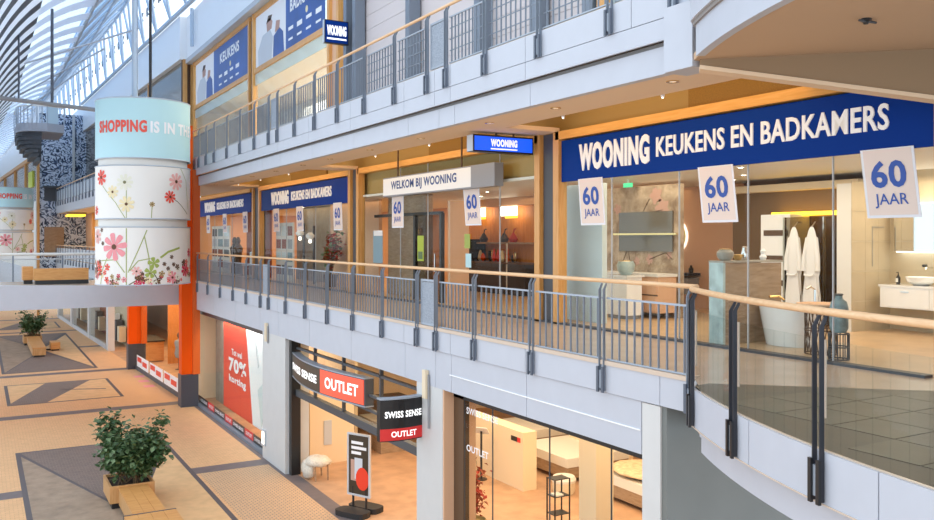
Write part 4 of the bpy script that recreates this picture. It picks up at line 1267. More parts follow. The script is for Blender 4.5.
# ================================================================== PLANTER BENCHES
def planter(label_p, label_t, X0, Y0, bl, seed, detail):
    r = thing('planter_bench', label_p, 'planter', (X0, Y0, G))
    z0, z1 = G + 0.0, G + 0.55
    bx('plinth', 'black', r, X0 + 0.05, X0 + 0.97, Y0 + 0.05, Y0 + 1.2, z0 + 0.004, z0 + 0.14)
    for (a, b, c, d) in ((X0, X0 + 1.02, Y0, Y0 + 0.05), (X0, X0 + 1.02, Y0 + 1.20, Y0 + 1.25), (X0, X0 + 0.05, Y0 + 0.05, Y0 + 1.20), (X0 + 0.97, X0 + 1.02, Y0 + 0.05, Y0 + 1.20)):
        bx('side_board', 'planter_wood', r, a, b, c, d, z0 + 0.14, z1)
    bx('soil', 'soil', r, X0 + 0.05, X0 + 0.97, Y0 + 0.05, Y0 + 1.2, z1 - 0.12, z1 - 0.07)
    bx('bench_side', 'planter_wood', r, X0 + 0.20, X0 + 0.86, Y0 - bl, Y0 - 0.002, z0 + 0.10, z1 - 0.08)
    for i in range(3):
        bx('seat_board', 'bench_wood', r, X0 + 0.19 + 0.227 * i, X0 + 0.19 + 0.227 * i + 0.222, Y0 - bl - 0.01, Y0 - 0.002, z1 - 0.08, z1 - 0.03)
    bx('bench_plinth', 'black', r, X0 + 0.26, X0 + 0.80, Y0 - bl + 0.05, Y0, z0 + 0.004, z0 + 0.10)
    if not detail:
        bx('side_seat', 'bench_wood', r, X0 + 1.25, X0 + 1.75, Y0 - 3.6, Y0 - 2.6, z0 + 0.10, z1 - 0.05)
        bx('side_plinth', 'black', r, X0 + 1.3, X0 + 1.7, Y0 - 3.5, Y0 - 2.7, z0 + 0.004, z0 + 0.10)
        bx('side_link', 'black', r, X0 + 0.8, X0 + 1.35, Y0 - 3.2, Y0 - 3.0, z0 + 0.02, z0 + 0.09)
    else:
      bx('end_box', 'planter_wood', r, X0 - 0.02, X0 + 1.05, Y0 - 3.7, Y0 - 2.40, z0 + 0.10, z1 - 0.05)
      bx('end_plinth', 'black', r, X0 + 0.06, X0 + 0.97, Y0 - 3.62, Y0 - 2.46, z0 + 0.004, z0 + 0.10)
      bx('end_trim', 'dark_grey', r, X0 - 0.03, X0 + 1.06, Y0 - 2.42, Y0 - 2.37, z0 + 0.10, z1 - 0.005)
      for i in range(4):
        bx('seat_board', 'bench_wood', r, X0 - 0.02 + 0.268 * i, X0 - 0.02 + 0.268 * i + 0.263, Y0 - 3.7, Y0 - 2.42, z1 - 0.05, z1 - 0.01)
    t = thing('ficus_bush', label_t, 'shrub', (X0 + 0.5, Y0 + 0.6, z1 - 0.1))
    rn = random.Random(seed)
    stems = []
    mb = MB()
    for k in range(22):
        bxp = (X0 + 0.5 + rn.uniform(-0.3, 0.3), Y0 + 0.62 + rn.uniform(-0.35, 0.35), z1 - 0.1)
        e = (X0 + 0.52 + rn.uniform(-0.62, 0.62), Y0 + 0.62 + rn.uniform(-0.6, 0.6), z1 + rn.uniform(0.6, 1.3))
        s = branch(bxp, e, rn)
        stems.append(s)
        mb.tube(s, 0.017, 5, r1=0.005)
    for e in ((X0 - 0.05, Y0 + 0.9, z1 + 1.5), (X0 + 1.25, Y0 + 0.5, z1 + 1.45), (X0 + 0.2, Y0 + 1.0, z1 + 1.5)):
        s = branch((X0 + 0.5, Y0 + 0.6, z1 - 0.1), e, rn)
        stems.append(s)
        mb.tube(s, 0.017, 5, r1=0.005)
    mb.build('branches', 'bark', t)
    foliage('foliage', ['leaf_dark', 'leaf_mid'], stems, 2300 if detail else 700, t, seed, 0.15 if detail else 0.2, 0.055, 0.12)
planter('wooden planter box with bench boards on the dark star-shaped paving', 'leafy green bush growing in the planter on the dark star-shaped paving', 2.72, 21.88, 2.35, 21, True)
planter('wooden planter box with bench seen under the bridge', 'leafy green bush in the planter seen under the bridge', 2.35, 58.0, 6.0, 22, False)
# ================================================================== SHOWROOM BEHIND THE LARGE WINDOW
struct(MB().box(10.40, 10.52, 12.9, 14.1, 0.006, 2.72).build('wall_ice_panel', 'ice_panel'), 'ice-blue partition panel just inside the large window', 'wall')
wp = struct(MB().box(12.5, 12.62, 13.0, 15.6, 0.006, 2.78).build('wall_wallpaper', 'wallpaper'), 'partition with aged floral wallpaper in the showroom', 'wall')
rn = random.Random(5)
for (y, z, s) in ((13.7, 2.55, 0.20), (13.5, 2.30, 0.22), (14.75, 2.05, 0.18), (14.6, 1.75, 0.12), (14.95, 2.3, 0.14), (13.9, 1.2, 0.12), (14.3, 1.15, 0.10), (13.3, 1.3, 0.09)):
    pts = []
    for k in range(20):
        t = 2 * PI * k / 20
        q = s * (0.62 + 0.38 * abs(math.sin(2.5 * t))) * rn.uniform(0.85, 1.1)
        pts.append((q * math.cos(t), q * math.sin(t)))
    MB().slab(pts, (12.497, y, z), L_, UP, 0.002).build('printed_flower', 'skin_print', wp)
for a in ([(14.9, 0.9), (14.5, 1.6), (14.2, 2.1), (13.9, 2.5)], [(14.3, 1.95), (13.9, 2.2), (13.5, 2.25)], [(13.9, 1.2), (13.4, 1.35), (13.2, 1.2)], [(14.9, 1.9), (14.6, 1.5), (14.5, 0.95)]):
    MB().tube([(12.494, y, z) for y, z in a], 0.009, 4).build('printed_stem', 'dark_brown', wp)
r = thing('wall_mirror', 'smoked rectangular mirror with a brass rail on the floral wallpaper', 'mirror', (12.45, 14, 1.37))
bx('mirror_glass', 'smoke_mirror', r, 12.46, 12.49, 13.17, 14.86, 1.37, 2.22)
bx('brass_rail', 'brass', r, 12.40, 12.46, 13.0, 15.0, 1.72, 1.76)
r = thing('vanity_unit', 'pale vanity counter with drawers in front of the floral wallpaper', 'vanity', (12.2, 14, 0))
bx('cabinet', 'peach', r, 11.95, 12.46, 13.05, 14.6, 0.12, 0.86)
bx('counter', 'off_white', r, 11.92, 12.46, 13.02, 15.1, 0.86, 0.92)
bx('drawer_front', 'peach', r, 11.93, 11.95, 13.08, 13.8, 0.5, 0.83)
bx('drawer_front', 'peach', r, 11.93, 11.95, 13.83, 14.57, 0.5, 0.83)
bx('drawer_front', 'peach', r, 11.93, 11.95, 13.08, 14.57, 0.16, 0.47)
bx('shadow_gap', 'dark_brown', r, 11.94, 11.952, 13.05, 14.6, 0.47, 0.5)
r = thing('white_bench_block', 'white rounded cabinet standing by the ice-blue panel', 'cabinet', (11.5, 13.6, 0))
bx('body', 'white', r, 11.35, 11.75, 13.3, 13.95, 0.08, 0.86)
bx('top', 'porcelain', r, 11.32, 11.78, 13.26, 13.98, 0.86, 0.90)
bx('plinth', 'mid_grey', r, 11.38, 11.72, 13.33, 13.92, 0.006, 0.08)
r = thing('stone_bowl', 'grey and ochre round bowl on the white cabinet', 'bowl', (11.5, 13.5, 0.90))
MB().lathe([(0.10, 0), (0.17, 0.08), (0.19, 0.2), (0.15, 0.28), (0.13, 0.27), (0.15, 0.18)], (11.5, 13.5, 0.902), 16).build('vessel', 'marble', r, True)
MB().lathe([(0.12, 0.24), (0.135, 0.27), (0.12, 0.29)], (11.5, 13.5, 0.902), 16).build('rim_band', 'brass', r, True)
struct(MB().box(14.6, 14.72, 13.2, 20.0, 0.006, 2.86).build('wall_peach_partition', 'peach'), 'peach partition behind the floral wallpaper', 'wall')
r = thing('round_mirror', 'round mirror with a glowing white rim on the peach partition', 'mirror', (14.55, 15.3, 1.7))
def disc(nm, m, c, rad, x, t, parent, n=28, hole=0.0):
    pts = [(rad * math.cos(2 * PI * k / n), rad * math.sin(2 * PI * k / n)) for k in range(n)]
    return MB().slab(pts, (x, c[0], c[1]), L_, UP, t).build(nm, m, parent)
disc('lit_rim', 'lamp_ring', (15.3, 1.7), 0.41, 14.59, 0.03, r)
disc('mirror_glass', 'brass', (15.3, 1.7), 0.365, 14.56, 0.012, r)
r = thing('wall_shelf', 'black wall shelf with jars under the round mirror', 'shelf', (14.5, 15, 0.7))
bx('shelf_board', 'black', r, 14.2, 14.6, 14.5, 15.6, 0.78, 0.84)
bx('lower_board', 'mid_grey', r, 14.25, 14.6, 14.55, 15.6, 0.35, 0.72)
for y in (14.6, 14.95, 15.3):
    q = MB().lathe([(0.05, 0), (0.06, 0.1), (0.03, 0.13), (0.025, 0.18)], (14.4, y, 0.842), 10).build('jar', 'black')
    tag(q, 'small black jar standing on the black wall shelf', 'jar', 'jars on the wall shelf')
# counter block clad in wood and marble
r = thing('bath_counter', 'wood clad counter block with a blue-green marble end', 'counter', (10.0, 9.4, 0))
bx('wood_front', 'cabinet_wood', r, 9.99, 11.25, 9.40, 9.44, 0.006, 1.26)
bx('body', 'stone_grey', r, 9.99, 11.25, 9.44, 9.68, 0.006, 1.24)
bx('marble_end', 'marble', r, 9.94, 9.99, 9.40, 9.69, 0.006, 1.27)
bx('top', 'stone_grey', r, 9.94, 11.27, 9.39, 9.70, 1.27, 1.30)
MB().tube([(10.95, 9.38, 0.72), (11.15, 9.36, 0.72), (11.2, 9.30, 0.66)], 0.02, 6).build('tap', 'brass', r)
def jar(label, c, prof, m, rim):
    q = thing('decor_pot', label, 'pot', c, 'pots on the counter block')
    MB().lathe(prof, c, 14).build('vessel', m, q, True)
    MB().lathe([(prof[-1][0], prof[-1][1]), (prof[-1][0] * 1.08, prof[-1][1] + 0.012), (prof[-1][0] * 0.8, prof[-1][1] + 0.016)], c, 14).build('rim', rim, q)
jar('dark stone pot at the marble end of the counter block', (10.14, 9.545, 1.302), [(0.08, 0), (0.13, 0.07), (0.13, 0.13), (0.09, 0.17)], 'stone_grey', 'brass')
jar('small brass bowl on the counter block', (10.40, 9.53, 1.302), [(0.04, 0), (0.07, 0.05), (0.08, 0.08)], 'brass', 'brass')
jar('clear round vase on the counter block', (10.58, 9.55, 1.302), [(0.05, 0), (0.07, 0.08), (0.05, 0.15), (0.04, 0.2)], 'chrome', 'chrome')
jar('white double knob vase on the counter block', (11.0, 9.55, 1.302), [(0.04, 0), (0.06, 0.05), (0.03, 0.09), (0.05, 0.14), (0.02, 0.17)], 'white', 'white')
# dark shower corner
struct(MB().box(14.2, 14.32, 9.9, 13.15, 0.006, 2.60).build('wall_shower_dark', 'dark_wall'), 'dark brown wall behind the white cabinet and bathrobes', 'wall')
struct(MB().box(13.9, 14.35, 9.9, 13.2, 2.60, 2.74).build('trim_6', 'cream'), 'cream bulkhead over the dark shower wall', 'trim')
q = bx('cove_strip', 'lamp_gold', None, 13.95, 14.18, 9.95, 11.9, 2.10, 2.17)
tag(q, 'glowing golden light strip above the shower', 'light strip')
r = thing('tall_cabinet', 'tall white bathroom cabinet with three dark slots', 'cabinet', (13.7, 11.5, 0))
bx('body', 'white', r, 13.62, 14.18, 11.17, 11.88, 0.10, 2.12)
bx('plinth', 'dark_grey', r, 13.66, 14.18, 11.2, 11.85, 0.006, 0.10)
for z in (1.70, 1.20, 0.72):
    bx('handle_slot', 'dark_brown', r, 13.605, 13.625, 11.22, 11.80, z, z + 0.11)
r = thing('shower_screen', 'smoked glass shower screen with chrome profile beside the white cabinet', 'shower', (13.4, 10.5, 0))
bx('glass_pane', 'glass_smoke', r, 13.42, 13.44, 9.92, 11.12, 0.05, 2.05)
bx('profile', 'chrome', r, 13.40, 13.46, 11.12, 11.16, 0.05, 2.05)
bx('profile', 'chrome', r, 13.40, 13.46, 10.25, 10.27, 0.05, 2.05)
bx('handle', 'black', r, 13.37, 13.42, 11.0, 11.06, 0.95, 1.25)
def robe(label, y):
    q = thing('bathrobe', label, 'bathrobe', (13.3, y, 1.85), 'bathrobes hanging by the shower')
    mb = MB()
    rows = [(1.86, 0.03), (1.78, 0.07), (1.6, 0.11), (1.3, 0.135), (1.0, 0.145), (0.95, 0.13), (0.6, 0.16), (0.15, 0.18)]
    n = 18
    for z, rad in rows:
        for k in range(n):
            t = 2 * PI * k / n
            f = 1 + 0.16 * math.sin(6 * t + z * 3)
            mb.v.append((13.20 + 0.45 * rad * f * math.cos(t), y + rad * f * math.sin(t), z))
    for i in range(len(rows) - 1):
        for k in range(n):
            mb.f.append((i * n + k, (i + 1) * n + k, (i + 1) * n + (k + 1) % n, i * n + (k + 1) % n))
    mb.build('robe_body', 'robe', q, True)
    MB().tube([(13.13, y - 0.1, 0.98), (13.10, y, 0.96), (13.13, y + 0.1, 0.98)], 0.022, 6).build('belt', 'robe', q)
    for s in (-1, 1):
        MB().tube([(13.2, y + 0.08 * s, 1.66), (13.18, y + 0.14 * s, 1.3), (13.17, y + 0.15 * s, 1.05)], 0.045, 8).build('sleeve', 'robe', q, True)
    MB().tube([(13.2, y, 1.86), (13.3, y, 1.95), (13.41, y, 1.95)], 0.012, 6).build('hook', 'chrome', q)
robe('white bathrobe hanging next to the tall white cabinet', 10.74)
robe('white bathrobe hanging on the shower glass away from the cabinet', 10.35)
# tiled corner with vanity
pt_ = struct(empty('wall_tile_partition', (13.8, 9.7, 0)), 'beige tiled partition between shower and vanity corner', 'wall')
bx('partition_core', 'off_white', pt_, 13.30, 14.42, 9.615, 9.90, 0.006, 2.62)
for i in range(3):
    for j in range(5):
        bx('wall_tile', 'stone_tile', pt_, 13.31 + 0.37 * i, 13.31 + 0.37 * i + 0.366, 9.60, 9.616, 0.006 + 0.53 * j, 0.006 + 0.53 * j + 0.526)
for i in range(4):
    for j in range(5):
        bx('wall_tile', 'stone_tile', pt_, 14.385, 14.40, 9.6 - 0.9 * (i + 1) + 0.004, 9.6 - 0.9 * i, 0.006 + 0.53 * j, 0.006 + 0.53 * j + 0.526)
q = thing('partition_niche', 'slim grey niche frame on the beige tiled partition', 'niche', (13.9, 9.6, 1.1))
bx('frame', 'stone_grey', q, 13.86, 13.88, 9.588, 9.6, 1.15, 1.85)
bx('frame', 'stone_grey', q, 13.86, 14.2, 9.588, 9.6, 1.84, 1.86)
r = thing('vanity_unit', 'floating white vanity under the lit mirror cabinet', 'vanity', (14.1, 8.6, 0.46))
bx('cabinet', 'white', r, 13.80, 14.38, 7.6, 9.4, 0.44, 0.80)
bx('counter', 'porcelain', r, 13.78, 14.38, 7.58, 9.42, 0.80, 0.84)
bx('drawer_front', 'white', r, 13.785, 13.80, 7.62, 8.48, 0.46, 0.78)
bx('drawer_front', 'white', r, 13.785, 13.80, 8.50, 9.38, 0.46, 0.78)
bx('handle', 'chrome', r, 13.77, 13.786, 8.85, 9.0, 0.72, 0.735)
r = thing('wash_basin', 'white oval wash basin on the floating vanity', 'basin', (14.05, 8.75, 0.84))
MB().lathe([(0.12, 0), (0.22, 0.06), (0.25, 0.14), (0.24, 0.145), (0.2, 0.07), (0.05, 0.03)], (14.05, 8.8, 0.842), 22).build('bowl', 'porcelain', r, True)
MB().lathe([(0.03, 0), (0.03, 0.008)], (14.05, 8.8, 0.875), 10).build('drain', 'chrome', r)
r = thing('wall_tap', 'chrome wall tap with two cross handles above the basin', 'tap', (14.36, 8.8, 1.15))
MB().tube([(14.385, 8.8, 1.14), (14.2, 8.8, 1.14), (14.18, 8.8, 1.11)], 0.014, 8).build('spout', 'chrome', r)
for y in (8.68, 8.92):
    MB().tube([(14.385, y, 1.17), (14.3, y, 1.17)], 0.025, 8).build('cross_handle', 'black', r)
r = thing('soap_bottle', 'dark pump bottle beside the wash basin', 'bottle', (14.05, 9.2, 0.84))
MB().lathe([(0.035, 0), (0.038, 0.12), (0.015, 0.15), (0.015, 0.17)], (14.05, 9.22, 0.842), 10).build('body', 'black', r, True)
MB().tube([(14.05, 9.22, 1.01), (14.05, 9.22, 1.05), (14.0, 9.22, 1.05)], 0.008, 6).build('pump', 'black', r)
bx('label_patch', 'off_white', r, 14.005, 14.012, 9.20, 9.24, 0.88, 0.95)
r = thing('mirror_cabinet', 'mirror cabinet with glowing white edges above the vanity', 'mirror', (14.3, 8.5, 1.42))
bx('mirror_door', 'mirror', r, 14.20, 14.22, 7.6, 9.40, 1.42, 2.25)
bx('case', 'off_white', r, 14.22, 14.38, 7.62, 9.38, 1.44, 2.23)
bx('light_strip', 'lamp_cool', r, 14.24, 14.37, 7.62, 9.38, 2.235, 2.27)
bx('light_strip', 'lamp_cool', r, 14.24, 14.37, 7.62, 9.38, 1.40, 1.438)
# bath, wire tables, vase
r = thing('freestanding_bath', 'white freestanding bath near the showroom glass', 'bath', (10.85, 8.7, 0))
n = 28
mb = MB()
rows = [(0.0, 0.78), (0.25, 0.88), (0.56, 1.0), (0.60, 1.02), (0.60, 0.95), (0.45, 0.90), (0.15, 0.72)]
for z, f in rows:
    for k in range(n):
        t = 2 * PI * k / n
        mb.v.append((10.85 + 0.38 * f * math.copysign(abs(math.cos(t)) ** 0.8, math.cos(t)), 8.88 + 0.48 * f * math.copysign(abs(math.sin(t)) ** 0.8, math.sin(t)), 0.008 + z))
for i in range(len(rows) - 1):
    for k in range(n):
        mb.f.append((i * n + k, i * n + (k + 1) % n, (i + 1) * n + (k + 1) % n, (i + 1) * n + k))
mb.f.append(tuple((len(rows) - 1) * n + k for k in range(n)))
mb.build('tub', 'porcelain', r, True)
MB().tube([(11.3, 8.8, 0.008), (11.3, 8.8, 0.85), (11.2, 8.8, 0.90), (11.1, 8.8, 0.86)], 0.018, 8).build('tap', 'chrome', r)
def wire_table(label, c, rad, h, m, top, dense):
    q = thing('wire_table', label, 'side table', c)
    mb = MB()
    k2 = 12
    for k in range(k2):
        t0, t1 = 2 * PI * k / k2, 2 * PI * (k + (1.0 if dense else 0)) / k2
        mb.tube([(c[0] + rad * math.cos(t0), c[1] + rad * math.sin(t0), 0.015), (c[0] + rad * math.cos(t1), c[1] + rad * math.sin(t1), h)], 0.008, 5)
        if dense:
            t2 = 2 * PI * (k - 1) / k2
            mb.tube([(c[0] + rad * math.cos(t0), c[1] + rad * math.sin(t0), 0.015), (c[0] + rad * math.cos(t2), c[1] + rad * math.sin(t2), h)], 0.008, 5)
    mb.build('wire_cage', m, q)
    for z in (0.015, h * 0.5, h):
        MB().tube([(c[0] + rad * math.cos(2 * PI * k / 20), c[1] + rad * math.sin(2 * PI * k / 20), z) for k in range(21)], 0.009, 5, False).build('hoop', m, q)
    if top:
        MB().lathe([(rad * 1.5, h), (rad * 1.5, h + 0.025)], (c[0], c[1], 0), 24).build('table_top', top, q)
wire_table('brown wire cage table with a pale round top by the bath', (10.40, 8.0, 0), 0.22, 0.70, 'dark_brown', 'peach', True)
wire_table('low black wire stand carrying the teal vase', (10.12, 7.50, 0), 0.13, 0.36, 'dark_grey', None, False)
r = thing('teal_vase', 'tall mottled teal vase on the low wire stand', 'vase', (10.12, 7.50, 0.37))
MB().lathe([(0.09, 0), (0.12, 0.06), (0.12, 0.34), (0.10, 0.42), (0.05, 0.46), (0.045, 0.50), (0.055, 0.52)], (10.12, 7.50, 0.372), 18).build('vessel', 'vase_teal', r, True)
MB().lathe([(0.045, 0.50), (0.062, 0.52), (0.04, 0.53)], (10.12, 7.50, 0.372), 18).build('rim', 'dark_grey', r)
# exit sign and ceiling lamps of the showroom
q = thing('exit_sign', 'small green exit sign on the showroom ceiling', 'exit sign', (11.6, 13.6, 2.75))
bx('sign_face', 'exit_green', q, 11.6, 11.64, 13.45, 13.7, 2.70, 2.79)
bx('sign_mount', 'white', q, 11.61, 11.63, 13.55, 13.6, 2.80, 2.86)
lm = MB().lathe([(0.07, 0.0), (0.07, -0.012), (0.045, -0.014)]).mesh('ring', 'white')
lb = MB().lathe([(0.045, -0.005), (0.04, -0.016)]).mesh('lens', 'lamp_on')
for i, (x, y) in enumerate(((11.2, 10.2), (12.6, 8.2), (12.6, 11.4), (13.4, 12.4), (11.2, 15.4), (12.3, 17.0), (11.4, 18.8), (13.2, 18.4), (12.4, 20.8), (11.0, 26.5), (12.2, 29.5), (11.0, 32))):
    q = thing('showroom_downlight', 'round white downlight shining in the showroom ceiling', 'downlight', (x, y, 2.86), 'downlights in the showroom ceiling')
    inst('ring', lm, q, (x, y, 2.86))
    inst('lens', lb, q, (x, y, 2.86))

# ================================================================== ENTRANCE ZONE OF THE SHOWROOM
en = struct(empty('door_2', (9.9, 19.6, 0)), 'dark framed glass door of the showroom under the welcome sign', 'door')
for y in (19.05, 20.55):
    bx('door_frame', 'black', en, 10.15, 10.25, y - 0.05, y + 0.05, 0, 2.3)
bx('door_frame', 'black', en, 10.15, 10.25, 19.05, 23.2, 2.26, 2.34)
bx('door_leaf', 'glass_smoke', en, 10.18, 10.2, 19.1, 20.5, 0.02, 2.26)
MB().tube([(10.1, 19.25, 0.8), (10.1, 19.25, 1.25)], 0.02, 6).build('handle', 'chrome', en)
struct(MB().box(10.6, 10.8, 20.7, 23.2, 0.006, 2.86).build('wall_entrance_dark', 'cabinet_wood'), 'brown panelled wall beside the showroom door', 'wall')
struct(MB().box(10.3, 10.85, 18.80, 18.92, 0.006, 2.60).build('wall_entrance_peach', 'peach'), 'peach wall behind the showroom door', 'wall')
q = thing('window_notice', 'lime green notice on the showroom door', 'notice', (10.12, 20.2, 1.4))
bx('sheet', 'lime', q, 10.13, 10.14, 19.95, 20.3, 1.05, 1.72)
bx('printed_block', 'leaf_mid', q, 10.125, 10.13, 20.0, 20.25, 1.1, 1.3)
q = thing('window_notice', 'blue-grey notice with pale header on the entrance glass', 'notice', (9.74, 22.6, 1.4))
bx('sheet', 'bluegrey_poster', q, XS - 0.004, XS + 0.004, 21.7, 22.35, 0.95, 1.85)
bx('header', 'off_white', q, XS - 0.008, XS - 0.004, 21.7, 22.3, 1.72, 1.87)
q = thing('window_notice', 'small green and blue notices on the entrance glass pillar', 'notice', (9.74, 17.2, 1.4))
bx('sheet', 'leaf_lime', q, XS - 0.004, XS + 0.004, 16.85, 17.1, 1.42, 1.75)
bx('sheet', 'sky_blue', q, XS - 0.004, XS + 0.004, 16.8, 17.05, 0.98, 1.30)
pk = struct(empty('wall_kitchen', (13.9, 21, 0)), 'warm wooden panel wall of the display kitchen', 'wall')
for i in range(9):
    bx('wood_panel', 'panel_wood', pk, 14.0, 14.06, 19.2 + 0.6 * i, 19.2 + 0.6 * i + 0.594, 0.006, 2.62)
bx('bulkhead', 'peach', pk, 13.7, 14.06, 19.2, 24.6, 2.62, 2.86)
r = thing('display_kitchen', 'dark display kitchen with lit shelf and worktop', 'kitchen', (13.5, 21, 0))
bx('base_cabinet', 'black', r, 13.35, 13.98, 20.0, 23.1, 0.006, 0.90)
bx('worktop', 'dark_brown', r, 13.32, 13.99, 19.95, 23.15, 0.90, 0.94)
bx('back_panel', 'panel_wood', r, 13.94, 13.99, 20.0, 23.1, 0.94, 1.5)
bx('shelf', 'cabinet_wood', r, 13.6, 13.99, 20.0, 23.1, 1.48, 1.53)
bx('tall_unit', 'black', r, 13.4, 13.98, 23.15, 24.1, 0.006, 1.62)
for z in (0.45, 0.9, 1.3):
    bx('tall_unit_shelf', 'dark_grey', r, 13.38, 13.4, 23.2, 24.05, z, z + 0.03)
bx('support', 'off_white', r, 13.34, 13.36, 20.9, 20.96, 0.006, 1.5)
rn = random.Random(3)
for i in range(11):
    y = 20.95 + 2.1 * (i + 0.5) / 11
    m, cn = [('brass', 'brass'), ('poster_red', 'red'), ('off_white', 'white'), ('petal_cream', 'yellow'), ('orange', 'orange'), ('black', 'black')][(i * 5 + i // 6) % 6]
    q = MB().lathe([(0.03, 0), (0.06 + 0.03 * rn.random(), 0.08), (0.06, 0.16 + 0.2 * rn.random()), (0.02, 0.22 + 0.2 * rn.random())], (13.6 + 0.2 * rn.random(), y, 0.942), 10).build('kitchen_jar', m, None, True)
    tag(q, cn + ' jar among others on the worktop of the display kitchen', 'jar', 'jars on the display kitchen worktop')
for i, (y, m) in enumerate(((22.9, 'black'), (21.7, 'dark_grey'), (21.2, 'leaf_red'))):
    lab = ('black sculpture on the kitchen shelf', 'grey kettle on the kitchen shelf', 'red vase on the kitchen shelf')[i]
    q = thing('shelf_ornament', lab, 'ornament', (13.75, y, 1.53))
    MB().lathe([(0.10, 0), (0.14, 0.1), (0.08, 0.2), (0.03, 0.28)], (13.75, y, 1.532), 12).build('body', m, q, True)
    MB().tube([(13.75, y, 1.78), (13.75, y - 0.05, 1.92), (13.75, y - 0.14, 1.93)], 0.02, 6).build('neck', m, q)
for y in (20.9, 22.7):
    q = thing('wall_lightbox', 'cream lit panel above the display kitchen', 'light panel', (13.68, y, 2.3), 'lit panels above the display kitchen')
    bx('panel', 'lamp_soft', q, 13.66, 13.70, y, y + 0.9, 2.32, 2.60)
    bx('orange_foot', 'lamp_gold', q, 13.655, 13.70, y, y + 0.6, 2.25, 2.32)
q = thing('wall_sconce', 'small brass wall lamp beside the showroom door', 'wall lamp', (10.5, 21, 2))
MB().lathe([(0.05, 0), (0.09, 0.16), (0.06, 0.18)], (10.5, 20.9, 1.75), 12).build('shade', 'brass', q, True)
MB().tube([(10.6, 20.9, 1.95), (10.5, 20.9, 1.95), (10.5, 20.9, 1.9)], 0.015, 6).build('arm', 'brass', q)

# window with the red plant
struct(MB().box(10.75, 10.85, 24.2, 28.4, 0.006, 2.86).build('wall_display_tan', 'peach'), 'tan display wall behind the dried red plant', 'wall')
struct(MB().box(11.2, 11.3, 28.4, 33.4, 0.006, 2.86).build('wall_display_grey', 'stone_grey'), 'grey display wall with kitchen shelves', 'wall')
rn = random.Random(9)
r = thing('dried_plant', 'tall dried red and green plant in a pot behind the showroom window', 'plant', (10.3, 27.2, 0))
MB().lathe([(0.18, 0), (0.24, 0.4), (0.22, 0.42), (0.2, 0.36)], (10.3, 27.2, 0.008), 14).build('pot', 'dark_brown', r, True)
stems = [branch((10.3, 27.2, 0.35), (10.3 + rn.uniform(-0.2, 0.2), 27.2 + rn.uniform(-0.9, 0.7), rn.uniform(1.2, 2.0)), rn) for _ in range(10)]
mb = MB()
for s in stems:
    mb.tube(s, 0.015, 4, r1=0.006)
mb.build('stems', 'bark', r)
foliage('foliage', ['leaf_red', 'leaf_rust', 'leaf_mid'], stems, 170, r, 10, 0.15, 0.06, 0.09)
def display_rack(label, y0, y1, seed, x=10.25):
    q = thing('display_rack', label, 'display', (x, (y0 + y1) / 2, 0))
    bx('board', 'off_white', q, x, x + 0.06, y0, y1, 0.006, 2.25)
    rr = random.Random(seed)
    for i in range(4):
        for j in range(3):
            a = y0 + (y1 - y0) * (j + 0.12) / 3
            b = y0 + (y1 - y0) * (j + 0.88) / 3
            z = 0.25 + 0.5 * i
            bx('picture', rr.choice(['leaf_rust', 'mid_grey', 'dark_grey', 'ice_panel', 'light_grey', 'bluegrey_poster']), q, x - 0.012, x, a, b, z, z + 0.36)
display_rack('white display board with small pictures at the end of the plant window', 31.0, 33.1, 4)
for y, h in ((29.1, 2.1), (30.2, 2.2)):
    q = thing('standing_lamp', 'dark slim floor lamp with round glass shades in the plant window', 'lamp', (10.4, y, 0), 'lamps in the plant window')
    MB().tube([(10.4, y, 0.006), (10.4, y, h)], 0.05, 8).build('pole', 'dark_grey', q)
    MB().lathe([(0.05, 0), (0.15, 0.08), (0.16, 0.16), (0.06, 0.26)], (10.25, y, h - 0.5), 14).build('shade', 'white', q, True)
    MB().lathe([(0.04, 0), (0.06, 0.06), (0.04, 0.12)], (10.25, y, h - 0.62), 10).build('bulb', 'lamp_soft', q, True)
# window by the orange column
struct(MB().box(10.5, 10.6, 34.8, 38.3, 0.006, 2.86).build('wall_display_rust', 'leaf_rust'), 'rust red display wall by the oak posts', 'wall')
display_rack('white display board with small pictures close to the orange column', 40.3, 43.8, 6)
for i, (y, m) in enumerate(((39.2, 'black'), (38.6, 'dark_brown'))):
    q = thing('display_figure', ('slim black sculpture in the window by the orange column', 'slim brown sculpture in the window by the orange column')[i], 'sculpture', (10.2, y, 0))
    MB().lathe([(0.2, 0), (0.14, 0.5), (0.17, 0.9), (0.22, 1.2), (0.08, 1.4), (0.12, 1.55), (0.05, 1.7)], (10.2, y, 0.008), 12).build('figure', m, q, True)
    MB().lathe([(0.26, 0), (0.26, 0.04)], (10.2, y, 0.007), 14).build('foot_plate', 'off_white', q)
q = thing('white_chair', 'white moulded chair in the window by the orange column', 'chair', (10.3, 37.4, 0))
bx('seat', 'white', q, 10.1, 10.5, 37.2, 37.65, 0.44, 0.50)
bx('backrest', 'white', q, 10.46, 10.52, 37.2, 37.65, 0.5, 1.05)
for a in (10.13, 10.47):
    for b in (37.24, 37.6):
        bx('leg', 'cabinet_wood', q, a - 0.02, a + 0.02, b - 0.02, b + 0.02, 0.006, 0.44)
